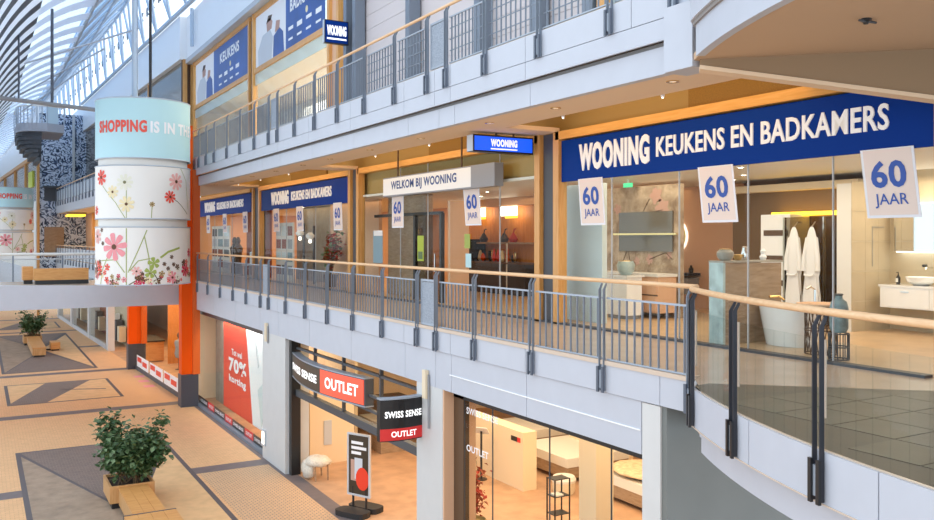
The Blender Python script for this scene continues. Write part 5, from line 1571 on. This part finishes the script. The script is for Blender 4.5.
# ================================================================== BANNER DRUMS
def drum(label, C, R, zs, k=1.0, detail=True, turn=0.0):
    r = thing('banner_drum', label, 'banner', (C[0], C[1], zs[0]))
    f0 = math.atan2(-C[1], -C[0])                    # side that looks at the atrium entrance
    def on(a, z, dr=0.006):
        """a: angle to the right seen from the atrium"""
        t = f0 + a + turn
        return Vector((C[0] + (R + dr) * math.cos(t), C[1] + (R + dr) * math.sin(t), z))
    def shell(nm, m, z0, z1, rad, par=r):
        n = 56
        mb = MB()
        for z in (z0, z1):
            for q in range(n):
                t = 2 * PI * q / n
                mb.v.append((C[0] + rad * math.cos(t), C[1] + rad * math.sin(t), z))
        for q in range(n):
            mb.f.append((q, (q + 1) % n, n + (q + 1) % n, n + q))
        return mb.build(nm, m, par, True)
    z0, z1, z2, z3, z4, z5 = zs
    shell('blue_band', 'sky_blue', z4, z5, R)
    mid = shell('flower_band', 'banner_white', z2, z3, R)
    low = shell('flower_band', 'banner_white', z0, z1, R)
    shell('inner_core', 'off_white', z0 + 0.05, z5 - 0.05, R - 0.10)
    for z in zs:
        mb = MB()
        mb.tube([on(2 * PI * q / 56, z, 0.0) for q in range(57)], 0.022, 6, False)
        mb.build('hoop', 'steel_pale', r)
    def decal(nm, m, par, c, pts, dr):
        vs = [on(c[0] + p[0] / R, c[1] + p[1], dr) for p in pts]
        vs.append(on(c[0] + sum(p[0] for p in pts) / len(pts) / R, c[1] + sum(p[1] for p in pts) / len(pts), dr))
        n = len(pts)
        return vs, [(n, i, (i + 1) % n) for i in range(n)]
    def flower(par, m, a, z, rad, petals=8, rot=0.0, mc='seed_brown', squash=1.0):
        mb = MB()
        for i in range(petals):
            t = rot + 2 * PI * i / petals
            w_ = 2.3 / petals
            pts = []
            for u, s in ((0.15, 0.3), (0.6, 0.95), (0.9, 1.0), (1.0, 0.55), (1.0, -0.55), (0.9, -1.0), (0.6, -0.95), (0.15, -0.3)):
                x_ = rad * (u * math.cos(t) - s * w_ * 0.72 * math.sin(t))
                y_ = rad * squash * (u * math.sin(t) + s * w_ * 0.72 * math.cos(t))
                pts.append((x_, y_))
            v, f = decal('', m, par, (a, z), pts, 0.008 + 0.0006 * i)
            mb.add(v, f)
        mb.build('printed_flower', m, par)
        v, f = decal('', mc, par, (a, z), [(rad * 0.2 * math.cos(2 * PI * q / 10), rad * 0.2 * math.sin(2 * PI * q / 10)) for q in range(10)], 0.016)
        MB().add(v, f).build('printed_heart', mc, par)
    def stalk(par, m, pts, wd):
        mb = MB()
        n = len(pts)
        dense = []
        for i in range(n - 1):
            for q in range(6):
                u = q / 6
                dense.append((pts[i][0] + (pts[i + 1][0] - pts[i][0]) * u, pts[i][1] + (pts[i + 1][1] - pts[i][1]) * u))
        dense.append(pts[-1])
        vs, fs = [], []
        for i, (a, z) in enumerate(dense):
            p0, p1 = dense[max(i - 1, 0)], dense[min(i + 1, len(dense) - 1)]
            dx, dz = (p1[0] - p0[0]) * R, p1[1] - p0[1]
            l = math.hypot(dx, dz) or 1
            ox, oz = -dz / l * wd / 2, dx / l * wd / 2
            vs += [on(a + ox / R, z + oz, 0.005), on(a - ox / R, z - oz, 0.005)]
            if i:
                fs.append((2 * i - 2, 2 * i - 1, 2 * i + 1, 2 * i))
        mb.add(vs, fs).build('printed_stalk', m, par)
    H = z3 - z2
    D = math.radians
    # middle band
    flower(mid, 'petal_red', D(-58), z2 + 0.78 * H, 0.27 * k, 8, 0.2)
    flower(mid, 'petal_cream', D(-38), z2 + 0.50 * H, 0.22 * k, 8, 0.1)
    flower(mid, 'petal_ivory', D(-22), z2 + 0.68 * H, 0.28 * k, 9, 0.0, 'stalk_dark')
    flower(mid, 'petal_cream', D(-20), z2 + 0.27 * H, 0.27 * k, 8, 0.3)
    flower(mid, 'petal_pale', D(42), z2 + 0.72 * H, 0.30 * k, 9, 0.1)
    flower(mid, 'petal_red', D(33), z2 + 0.42 * H, 0.22 * k, 9, 0.4)
    flower(mid, 'petal_red', D(-72), z2 + 0.16 * H, 0.16 * k, 7, 0.4)
    flower(mid, 'olive', D(10), z2 + 0.27 * H, 0.09 * k, 7, 0.4)
    for m, p in (('stalk_green', [(D(-20), z2), (D(-20), z2 + 0.6 * H)]), ('stalk_green', [(D(-21), z2), (D(-34), z2 + 0.3 * H), (D(-55), z2 + 0.62 * H)]),
                 ('stalk_green', [(D(9), z2), (D(10), z2 + 0.24 * H)]), ('stalk_dark', [(D(66), z2 + 0.1 * H), (D(45), z2 + 0.33 * H), (D(36), z2 + 0.4 * H)]),
                 ('stalk_green', [(D(50), z2 + 0.98 * H), (D(62), z2 + 0.75 * H), (D(68), z2 + 0.2 * H)])):
        stalk(mid, m, p, 0.025 * k)
    # lower band
    H = z1 - z0
    flower(low, 'petal_pink', D(-36), z0 + 0.66 * H, 0.47 * k, 8, 0.15, squash=1.0)
    flower(low, 'petal_pale', D(-68), z0 + 0.84 * H, 0.26 * k, 8, 0.3)
    flower(low, 'petal_crimson', D(60), z0 + 0.24 * H, 0.24 * k, 8, 0.2)
    flower(low, 'petal_pink', D(36), z0 + 0.12 * H, 0.22 * k, 8, 0.1)
    flower(low, 'petal_red', D(-62), z0 + 0.30 * H, 0.17 * k, 7, 0.2)
    flower(low, 'petal_pale', D(-8), z0 + 0.24 * H, 0.17 * k, 7, 0.2)
    flower(low, 'petal_crimson', D(72), z0 + 0.55 * H, 0.16 * k, 7, 0.2)
    for m, p in (('stalk_green', [(D(-20), z0), (D(-20), z0 + 0.98 * H)]), ('stalk_green', [(D(-18), z0 + 0.22 * H), (D(-6), z0 + 0.6 * H), (D(4), z0 + 0.95 * H)]),
                 ('stalk_green', [(D(9), z0 + 0.15 * H), (D(6), z0 + 0.5 * H), (D(1), z0 + 0.85 * H)]), ('stalk_green', [(D(-22), z0 + 0.22 * H), (D(-34), z0 + 0.44 * H), (D(-58), z0 + 0.42 * H)]),
                 ('stalk_green', [(D(-60), z0), (D(-56), z0 + 0.25 * H), (D(-46), z0 + 0.48 * H)]), ('stalk_dark', [(D(10), z0 + 0.12 * H), (D(-6), z0 + 0.10 * H), (D(-18), z0)]),
                 ('stalk_dark', [(D(12), z0 + 0.2 * H), (D(20), z0 + 0.02 * H)]), ('stalk_green', [(D(-16), z0 + 0.25 * H), (D(-6), z0 + 0.42 * H), (D(8), z0 + 0.46 * H)])):
        stalk(low, m, p, 0.035 * k)
    stalk(low, 'leaf_lime', [(D(20), z0 + 0.47 * H), (D(30), z0 + 0.57 * H), (D(48), z0 + 0.64 * H)], 0.07 * k)
    flower(low, 'leaf_lime', D(12), z0 + 0.38 * H, 0.20 * k, 5, 0.5, 'leaf_lime')
    flower(low, 'leaf_lime', D(8), z0 + 0.22 * H, 0.20 * k, 5, 0.1, 'stalk_green')
    rn = random.Random(14)
    if detail:
        for i in range(64):
            a = D(rn.uniform(-80, 80))
            flower(low, rn.choice(['petal_crimson', 'petal_red', 'petal_cream', 'seed_brown', 'petal_pink', 'olive', 'petal_ivory', 'seed_brown']), a, z0 + (0.03 + 0.28 * rn.random() ** 1.4 + (0.12 if abs(a) > 0.9 else 0)) * H, rn.uniform(0.05, 0.13) * k, 5, rn.random(), rn.choice(['seed_brown', 'olive']))
        for a, z in ((25, 0.36), (38, 0.35), (35, 0.48), (-2, 0.2), (30, 0.28), (-55, 0.72), (-57, 0.95), (57, 0.4), (20, 0.12), (-30, 0.12), (46, 0.06)):
            flower(low, 'seed_brown', D(a), z0 + z * H, 0.075 * k, 6, 0.2, 'seed_brown')
    def wp(a0, a1, zz):
        def f(x, y):
            return on(a0 + (a1 - a0) * x, zz + y, 0.012)
        return f
    zz = z4 + 0.42 * (z5 - z4)
    text('SHOPPING', 'petal_red', r, (0, 0, 0), L_, UP, 1.0, 0.42 * k, bold=0.045, warp=wp(D(-62), D(4), zz))
    text('IS IN THE AIR', 'print_white', r, (0, 0, 0), L_, UP, 1.0, 0.40 * k, bold=0.04, warp=wp(D(8), D(105), zz))
    return r
# check of direction: angles grow to the right seen from the atrium entrance
d1 = drum('large hanging drum banner with flowers and SHOPPING lettering in front of the bridge', (5.09, 32.0), 1.58, [0.06, 2.03, 2.32, 4.12, 4.38, 6.42])
for dx in (-0.35, 0.20):
    MB().tube([(5.07 + dx, 31.6 + 0.4 * dx, 6.4), (5.07 + dx, 31.6 + 0.4 * dx, 12.9)], 0.05 if dx > 0 else 0.10, 6).build('suspension_rod', 'sign_black' if dx > 0 else 'truss', d1)
d2 = drum('smaller looking drum banner with flowers far behind the bridge', (2.15, 76.0), 1.66, [0.4, 2.1, 2.3, 3.9, 4.05, 5.6], detail=False, turn=0.45)

# ================================================================== BRIDGE
br = struct(empty('bridge', (3.5, 36, 0)), 'white bridge crossing the atrium below the drum banner', 'bridge')
MB().slab([(-6.0, -0.93), (6.9, -0.95), (6.9, -0.20), (0.5, -0.03), (-6.0, -0.03)], (0, 34.6, 0), (1, 0, 0), UP, -0.12).build('fascia_panel', 'fascia', br)
MB().prism([(-6, 34.75), (7.25, 34.75), (7.25, 38.8), (-6, 38.8)], -0.9, -0.22).build('deck', 'soffit', br)
MB().prism([(-6, 34.62), (6.6, 34.62), (6.6, 38.8), (-6, 38.8)], -0.22, -0.10).build('deck_floor', 'gallery_tile', br)
r = thing('glass_railing', 'glass railing with pale handrail on the far side of the bridge', 'railing', (3, 38.8, -0.1))
MB().tube([(-6, 38.75, 1.0), (6.9, 38.75, 1.0)], 0.06, 8).build('handrail', 'off_white', r)
MB().tube([(-6, 38.75, 0.80), (6.9, 38.75, 0.80)], 0.03, 6).build('mid_rail', 'light_grey', r)
for i in range(7):
    bx('glass_pane', 'glass_rail', r, -6 + 1.8 * i + 0.03, -6 + 1.8 * (i + 1) - 0.03, 38.74, 38.76, -0.1, 0.78)
    bx('post', 'steel', r, -6 + 1.8 * i - 0.03, -6 + 1.8 * i + 0.03, 38.72, 38.78, -0.1, 0.98)
r = thing('wooden_bench', 'long oak bench block with dark plinth on the bridge', 'bench', (2.6, 36.2, -0.1))
bx('seat_block', 'bench_wood', r, 1.80, 3.70, 35.9, 36.5, 0.06, 0.50)
bx('plinth', 'black', r, 1.86, 3.70, 35.95, 36.45, -0.10, 0.06)
bx('end_block', 'bench_wood', r, 1.45, 1.82, 36.6, 37.4, 0.05, 0.56)
bx('end_plinth', 'black', r, 1.5, 1.8, 36.7, 37.3, -0.10, 0.05)

# ================================================================== GROUND SHOPS BEYOND THE BRIDGE
def gx(y):
    return fx(7.15, y)
fs = struct(empty('window_10', (7, 40, G)), 'ground floor shop window between the two orange columns', 'window')
for a, b in ((35.4, 38.6), (38.6, 41.8), (41.8, 44.8)):
    MB().prism([(gx(a), a), (gx(a) + 0.015, a), (gx(b) + 0.015, b - 0.02), (gx(b), b - 0.02)], G + 0.3, -1.0).build('pane', 'glass_shop', fs)
MB().prism([(gx(35.3) - 0.05, 35.3), (gx(35.3) + 0.1, 35.3), (gx(45) + 0.1, 45), (gx(45) - 0.05, 45)], G, G + 0.18).build('base_rail', 'dark_grey', fs)
st_ = thing('window_strip', 'white strip with red lettering at the foot of the window between orange columns', 'sign strip', (7, 40, G + 0.3))
for i, a in enumerate((36.0, 38.9, 41.9)):
    MB().prism([(gx(a) - 0.03, a), (gx(a) - 0.02, a), (gx(a + 2.7) - 0.02, a + 2.7), (gx(a + 2.7) - 0.03, a + 2.7)], G + 0.2, G + 0.75).build('strip_field', 'print_white', st_)
    for j in range(2):
        y = a + 0.35 + 1.2 * j
        MB().prism([(gx(y) - 0.045, y), (gx(y) - 0.035, y), (gx(y + 0.95) - 0.035, y + 0.95), (gx(y + 0.95) - 0.045, y + 0.95)], G + 0.36 + 0.1 * j, G + 0.58 + 0.1 * j).build('printed_mark', 'poster_red', st_)
struct(MB().prism([(fx(7.2, 35.5), 35.5), (14, 35.5), (14, 80), (fx(7.2, 80), 80)], G, G + 0.005).build('floor_far_shops', 'bed_floor'), 'warm floor of the shops beyond the bridge', 'floor')
struct(MB().prism([(fx(7.4, 35.5), 35.5), (14, 35.5), (14, 80), (fx(7.4, 80), 80)], -1.08, -1.0).build('ceiling_far_shops', 'cream'), 'ceiling of the shops beyond the bridge', 'ceiling')
struct(MB().box(11.5, 11.6, 35.2, 80, G, -1.05).build('wall_far_shop_back', 'peach'), 'peach back wall of the shop beyond the bridge', 'wall')
struct(MB().box(7.4, 11.6, 35.25, 35.35, G, -1.05).build('wall_far_shop_side', 'bed_beige'), 'beige side wall of the shop beyond the bridge', 'wall')
struct(MB().box(8.5, 11.6, 45.9, 46.0, G, -1.05).build('wall_far_shop_mid', 'panel_wood'), 'orange wood wall inside the shop entrance beyond the bridge', 'wall')
furniture_box('shop_counter', 'white fronted oak counter in the shop entrance beyond the bridge', 'counter', (7.6, 47.0, G),
              [('body', 'bench_wood', 0, 0.9, 0, 3.0, 0.05, 1.05), ('front', 'off_white', -0.03, 0, 0.1, 2.9, 0.1, 0.75), ('top', 'sign_black', -0.05, 0.95, -0.05, 3.05, 1.05, 1.12)])
def mannequin(label, x, y, m1, m2):
    r = thing('clothing_dummy', label, 'mannequin', (x, y, G), 'dummies in the window between the orange columns')
    MB().lathe([(0.18, 0.0), (0.18, 0.03), (0.03, 0.05), (0.03, 0.7)], (x, y, G + 0.006), 12).build('stand', 'dark_grey', r)
    MB().lathe([(0.16, 0.6), (0.22, 0.8), (0.17, 1.05), (0.23, 1.35), (0.20, 1.45), (0.06, 1.5), (0.05, 1.6)], (x, y, G), 14).build('garment', m1, r, True)
    MB().lathe([(0.05, 1.56), (0.10, 1.66), (0.10, 1.76), (0.04, 1.84)], (x, y, G), 12).build('head', m2, r, True)
mannequin('dark dressed dummy behind the strip with red lettering', 7.9, 36.8, 'dark_grey', 'off_white')
mannequin('red dressed dummy behind the strip with red lettering', 8.4, 41.5, 'poster_red', 'off_white')
mannequin('grey dressed dummy behind the strip with red lettering', 8.6, 43.6, 'mid_grey', 'dark_brown')
for i, (x, y, m) in enumerate(((9.2, 38.0, 'cream'), (9.6, 40.0, 'off_white'), (9.4, 43.5, 'mid_grey'))):
    furniture_box('display_shelf', ('cream shelf unit inside the window between orange columns', 'white shelf unit inside the window between orange columns', 'grey shelf unit inside the window between orange columns')[i], 'shelf', (x, y, G),
                  [('back', m, 0.5, 0.55, 0, 1.4, 0.006, 2.2)] + [('board', 'off_white', 0.1, 0.5, 0, 1.4, 0.3 + 0.5 * k, 0.34 + 0.5 * k) for k in range(4)] + [('side', m, 0.1, 0.55, -0.05, 0.0, 0.006, 2.2), ('side', m, 0.1, 0.55, 1.4, 1.45, 0.006, 2.2)])
def far_col(y, label):
    struct(MB().box(gx(y) - 0.05, gx(y) + 0.30, y - 0.45, y + 0.45, G, -0.95).build('column', 'column_white'), label, 'column')
far_col(53.2, 'white column beside the shop entrance beyond the bridge')
far_col(60.5, 'second white column beyond the bridge')
far_col(69.0, 'third white column beyond the bridge')
far_col(77.0, 'fourth white column beyond the bridge')
for n_, (a, b, m) in enumerate(((53.8, 60.0, 'stone_tile'), (61.1, 68.4, 'leaf_rust'), (69.6, 76.4, 'mid_grey'))):
    wn = struct(empty('window_%d' % (11 + n_), (gx(a), (a + b) / 2, G)), ('first', 'second', 'third')[n_] + ' glazed shopfront after the white column beyond the bridge', 'window')
    MB().prism([(gx(a), a), (gx(a) + 0.02, a), (gx(b) + 0.02, b), (gx(b), b)], G + 0.2, -1.0).build('pane', 'glass_shop', wn)
    MB().prism([(gx(a) - 0.04, a), (gx(a) + 0.1, a), (gx(b) + 0.1, b), (gx(b) - 0.04, b)], G, G + 0.25).build('base_rail', 'light_grey', wn)
    MB().prism([(gx(a) + 1.3, a), (gx(a) + 1.4, a), (gx(b) + 1.4, b), (gx(b) + 1.3, b)], G, -1.0).build('display_back', m, wn)
    for j in range(5):
        y = a + 0.6 + j * (b - a - 1.2) / 5
        MB().box(gx(y) + 0.8, gx(y) + 1.2, y, y + 0.8, G + 0.3, G + 1.2 + 0.3 * (j % 3)).build('display_item', ['cream', 'dark_grey', 'off_white', 'mid_grey', 'peach'][j], wn)

# shopfront of the far middle gallery and far upper gallery
def far_front(name, label, z0, z1, m, bays):
    r = struct(empty(name, (9, 60, z0)), label, 'window')
    for i, y in enumerate(bays[:-1]):
        b = bays[i + 1]
        MB().prism([(fx(9.6, y), y), (fx(9.7, y), y), (fx(9.7, b), b), (fx(9.6, b), b)], z0, z1).build('bay_panel', m[i % len(m)], r)
        MB().box(fx(9.5, y) - 0.1, fx(9.5, y) + 0.1, y - 0.12, y + 0.12, z0, z1).build('mullion', 'oak_frame', r)
    return r
far_front('window_14', 'warm lit shopfronts of the middle gallery beyond the bridge', 0.0, 3.7, ['peach', 'olive', 'cream'], [46, 51, 56, 60, 65, 70, 75, 80])
# end block with patterned wall
eb = struct(empty('wall_end', (6, 80, G)), 'tall end wall covered with a blue and white floral pattern', 'wall')
bx('patterned_panel', 'wall_pattern', eb, 4.45, 9.6, 80.0, 80.3, -1.0, 12.2)
bx('frame_edge', 'oak_frame', eb, 4.25, 4.45, 79.9, 80.3, G, 9.0)
bx('white_pilaster', 'column_white', eb, 6.95, 7.15, 79.8, 80.0, 4.0, 12.2)
bx('dark_opening', 'cabinet_wood', eb, 4.8, 6.3, 79.9, 80.0, 0.1, 2.6)
bx('door_canopy', 'stair_dark', eb, 4.7, 5.9, 79.2, 80.0, 5.9, 6.05)
bx('door_recess', 'stair_dark', eb, 4.8, 5.8, 79.9, 80.0, 4.8, 5.9)
q = thing('gallery_lamp', 'long yellow glowing lamp over the far middle gallery', 'lamp', (6.6, 76, 3.5))
bx('diffuser', 'lamp_gold', q, 6.2, 7.4, 74, 77, 3.42, 3.55)
bx('housing', 'olive', q, 6.15, 7.45, 73.9, 77.1, 3.55, 3.70)
# stair landing high up
sl_ = thing('stair_landing', 'round stair landing with dark slatted underside and pale railing', 'landing', (3.8, 70, 9))
pts = [(5.5, 75.0), (5.5, 69.6)] + [(4.35 + 1.95 * math.cos(t), 71.0 + 1.9 * math.sin(t)) for t in [-PI / 2 - k * (PI * 0.5) / 9 for k in range(10)]] + [(2.4, 75.0)]
MB().prism(pts, 9.45, 10.05).build('deck', 'fascia', sl_)
for i in range(7):
    x0_ = 2.42 + 0.035 * i * i
    q_ = [(4.0, 74.9), (4.0, 69.3 + 0.1 * i)] + [(x0_ + (4.0 - x0_) * (1 - math.sin(u)), 71.4 - 1.9 * math.cos(u)) for u in [0.25 + 1.3 * k / 6 for k in range(7)]] + [(x0_, 74.9)]
    MB().prism(q_, 9.44 - 0.30 * (i + 1), 9.44 - 0.30 * i - 0.025).build('underside_slat', 'stair_dark', sl_)
for i, p in enumerate(pts[1:13]):
    MB().tube([(p[0], p[1], 10.05), (p[0], p[1], 11.3)], 0.05, 5).build('baluster', 'steel_pale', sl_)
MB().tube([(p[0], p[1], 11.3) for p in pts[1:13]], 0.06, 6).build('handrail', 'off_white', sl_)
bx('glazed_box', 'ice_panel', sl_, 4.6, 5.4, 73.5, 74.5, 10.05, 12.0)
bx('white_post', 'white', sl_, 3.75, 3.95, 72, 72.2, 10.05, 12.3)
# facade further on, seen past the end wall
ff = struct(empty('wall_far_facade', (3, 100, 5)), 'far facade with oak framed windows past the patterned end wall', 'wall')
def fl(y):
    return 4.3 - (y - 80.5) * 0.055
for a, b in ((80.5, 90), (90, 100), (100, 112), (112, 125)):
    MB().prism([(fl(a), a), (fl(a) + 0.2, a), (fl(b) + 0.2, b), (fl(b), b)], 8.9, 11.2).build('white_band', 'white', ff)
    MB().prism([(fl(a) + 0.1, a), (fl(a) + 0.2, a), (fl(b) + 0.2, b), (fl(b) + 0.1, b)], 4.8, 8.9).build('window_band', 'smoke_mirror', ff)
    MB().box(fl(a) - 0.05, fl(a) + 0.2, a - 0.25, a + 0.25, 4.8, 8.9).build('mullion', 'oak_frame', ff)
    MB().prism([(fl(a) - 0.05, a), (fl(a) + 0.1, a), (fl(b) + 0.1, b), (fl(b) - 0.05, b)], 8.6, 8.95).build('head_rail', 'oak_frame', ff)
    MB().prism([(fl(a) - 0.1, a), (fl(a) + 0.2, a), (fl(b) + 0.2, b), (fl(b) - 0.1, b)], -1.0, 4.8).build('lower_band', 'column_white', ff)
MB().prism([(fl(84) - 0.02, 84), (fl(84) + 0.1, 84), (fl(87) + 0.1, 87), (fl(87) - 0.02, 87)], 6.2, 7.6).build('lit_poster', 'lime', ff)
struct(MB().box(-8, 16, 126, 126.3, G, 18).build('wall_mall_end', 'fascia'), 'pale wall closing the mall in the distance', 'wall')

# ================================================================== ROOF
def ell(x):
    return 5.2 + 7.4 * math.sqrt(max(0, 1 - ((x - 6.2) / 6.4) ** 2))
def bend(y):                                         # the vault follows the bend of the mall
    return -0.03 * (y - 60) if y > 60 else 0.0
rf = struct(empty('ceiling_vault', (3, 60, 10)), 'curved roof vault with white transverse fins over the atrium', 'ceiling')
xs = [-0.18, -0.1, 0.05, 0.2, 0.4, 0.65, 0.95, 1.3, 1.7, 2.15, 2.6, 3.1, 3.6, 4.1, 4.6]
n = len(xs)
def fin_mesh(hw, th, m, nm):
    vs = []
    for y in (-hw, hw):
        for x in xs:
            vs.append((x, y, ell(x)))
        for x in xs:
            vs.append((x + th, y, ell(x) - th * 0.7))
    f_ = []
    for i in range(n - 1):
        f_ += [(i, i + 1, 2 * n + i + 1, 2 * n + i), (n + i, 3 * n + i, 3 * n + i + 1, n + i + 1), (i, n + i, n + i + 1, i + 1), (2 * n + i, 2 * n + i + 1, 3 * n + i + 1, 3 * n + i)]
    f_ += [(0, 2 * n, 3 * n, n), (n - 1, 2 * n - 1, 4 * n - 1, 3 * n - 1)]
    return MB().add(vs, f_).mesh(nm, m)
fin = fin_mesh(0.74, 0.012, 'fin_translucent', 'roof_fin')
_xs = xs
xs = [x for x in xs if x < 2.2]
n = len(xs)
gapm = fin_mesh(0.655, 0.012, 'roof_dark', 'dark_strip')
xs = _xs
n = len(xs)
y = 25.0
while y < 124:
    inst('roof_fin', fin, rf, (bend(y), y, 0))
    inst('dark_strip', gapm, rf, (bend(y + 1.4), y + 1.4, 0))
    y += 2.8
def skin(nm, m, x0, x1, up, ya=23, yb=125):
    ss = [x for x in xs if x0 <= x <= x1]
    mb = MB()
    ys = [ya, 60, 80, 100, yb]
    for a, b in zip(ss, ss[1:]):
        for c_, d_ in zip(ys, ys[1:]):
            mb.quad((a - up + bend(c_), c_, ell(a) + up), (b - up + bend(c_), c_, ell(b) + up), (b - up + bend(d_), d_, ell(b) + up), (a - up + bend(d_), d_, ell(a) + up))
    return mb.build(nm, m, rf)
skin('roof_glazing', 'glass_blue', 2.15, 4.6, 0.01)
sk2 = MB()
for a, b in ((23, 60), (60, 125)):
    sk2.quad((4.55 + bend(a), a, 12.75), (8.0 + bend(a), a, 16.75), (8.0 + bend(b), b, 16.75), (4.55 + bend(b), b, 12.75))
sk2.build('roof_skin', 'glass_deepblue', rf)
for i in range(40):
    y = 30 + 2.4 * i
    MB().tube([(4.7 + bend(y), y, 12.6), (8.0 + bend(y), y, 16.45)], 0.07, 5).build('roof_rib', 'truss', rf)
    if i % 2 == 0:
        MB().tube([(8.0 + bend(y), y, 16.45), (4.7 + bend(y), y + 4.8, 12.6)], 0.06, 5).build('roof_brace', 'steel_pale', rf)
for xx, zz, rr in ((8.0, 16.4, 0.16), (4.65, 12.5, 0.12), (6.35, 14.45, 0.09)):
    MB().tube([(xx, 15, zz), (xx, 60, zz), (xx + bend(124), 124, zz)], rr, 8).build('purlin', 'truss', rf)
gl_ = struct(empty('window_15', (8, 50, 13.5)), 'steep roof glazing with slanting struts and spider fittings above the white band', 'window')
def gxr(y):
    return fx(XU - 0.35, y)
def gtop(y):
    return 8.0 + bend(y)
spider = MB()
for t in (PI / 4, 3 * PI / 4, 5 * PI / 4, 7 * PI / 4):
    spider.tube([(0, 0, 0), (0.05, 0.34 * math.cos(t), 0.34 * math.sin(t))], 0.05, 5)
spider = spider.mesh('spider_fitting', 'steel')
ya = 18.0
while ya < 118:
    b = ya + 3.4
    MB().quad((gtop(ya) + 0.25, ya + 0.03, 16.6), (gxr(ya) + 0.35, ya + 0.03, 13.3), (gxr(b) + 0.35, b - 0.03, 13.3), (gtop(b) + 0.25, b - 0.03, 16.6)).build('pane', 'glass_roof', gl_)
    e = gxr(ya + 1.7)
    for dy in (-1.0, 1.0):
        MB().tube([(e, ya + 1.7, 13.2), (gtop(ya), ya + 1.7 + dy, 16.45)], 0.085, 6).build('strut', 'truss', gl_)
    for q_ in (0.4, 2.1):
        inst('spider_fitting', spider, gl_, ((gtop(ya + q_) + gxr(ya + q_)) / 2 + 0.2, ya + q_, 14.9))
    ya = b
for i_, z in enumerate((-0.9, 3.8)):
    struct(bx('floor_left_gallery', 'column_white', None, -3.2, -0.9, 48, 126, z, z + 0.7), ('middle', 'upper')[i_] + ' gallery slab on the other side of the mall beyond the bridge', 'floor')
# suspended tie with rods
tr = thing('suspended_truss', 'grey tube hung on vertical rods across the atrium in front of the roof fins', 'truss', (2.4, 40, 7.3))
MB().tube([(0.35, 40, 7.46), (5.6, 40, 7.15)], 0.09, 8).build('tube', 'mid_grey', tr)
MB().tube([(2.70, 40, 7.4), (2.70, 40, ell(2.7) - 0.03)], 0.06, 6).build('suspension_rod', 'steel_mid', tr)
MB().tube([(1.45, 40, 7.45), (1.45, 40, ell(1.45) - 0.03)], 0.035, 6).build('suspension_rod', 'steel_mid', tr)
for p, q in (((2.2, 60, 10.6), (6.2, 52, 12.4)), ((2.6, 66, 10.4), (6.1, 58, 12.6)), ((2.0, 48, 10.4), (6.8, 44, 11.9))):
    MB().tube([p, q], 0.05, 5).build('tie_rod', 'steel_pale', rf)
for y in (32.8, 43.5):
    MB().tube([(XU - 0.4, y, 13.1), (XU - 0.4, y, 11.2)], 0.09, 6).build('stub_post', 'truss', gl_)
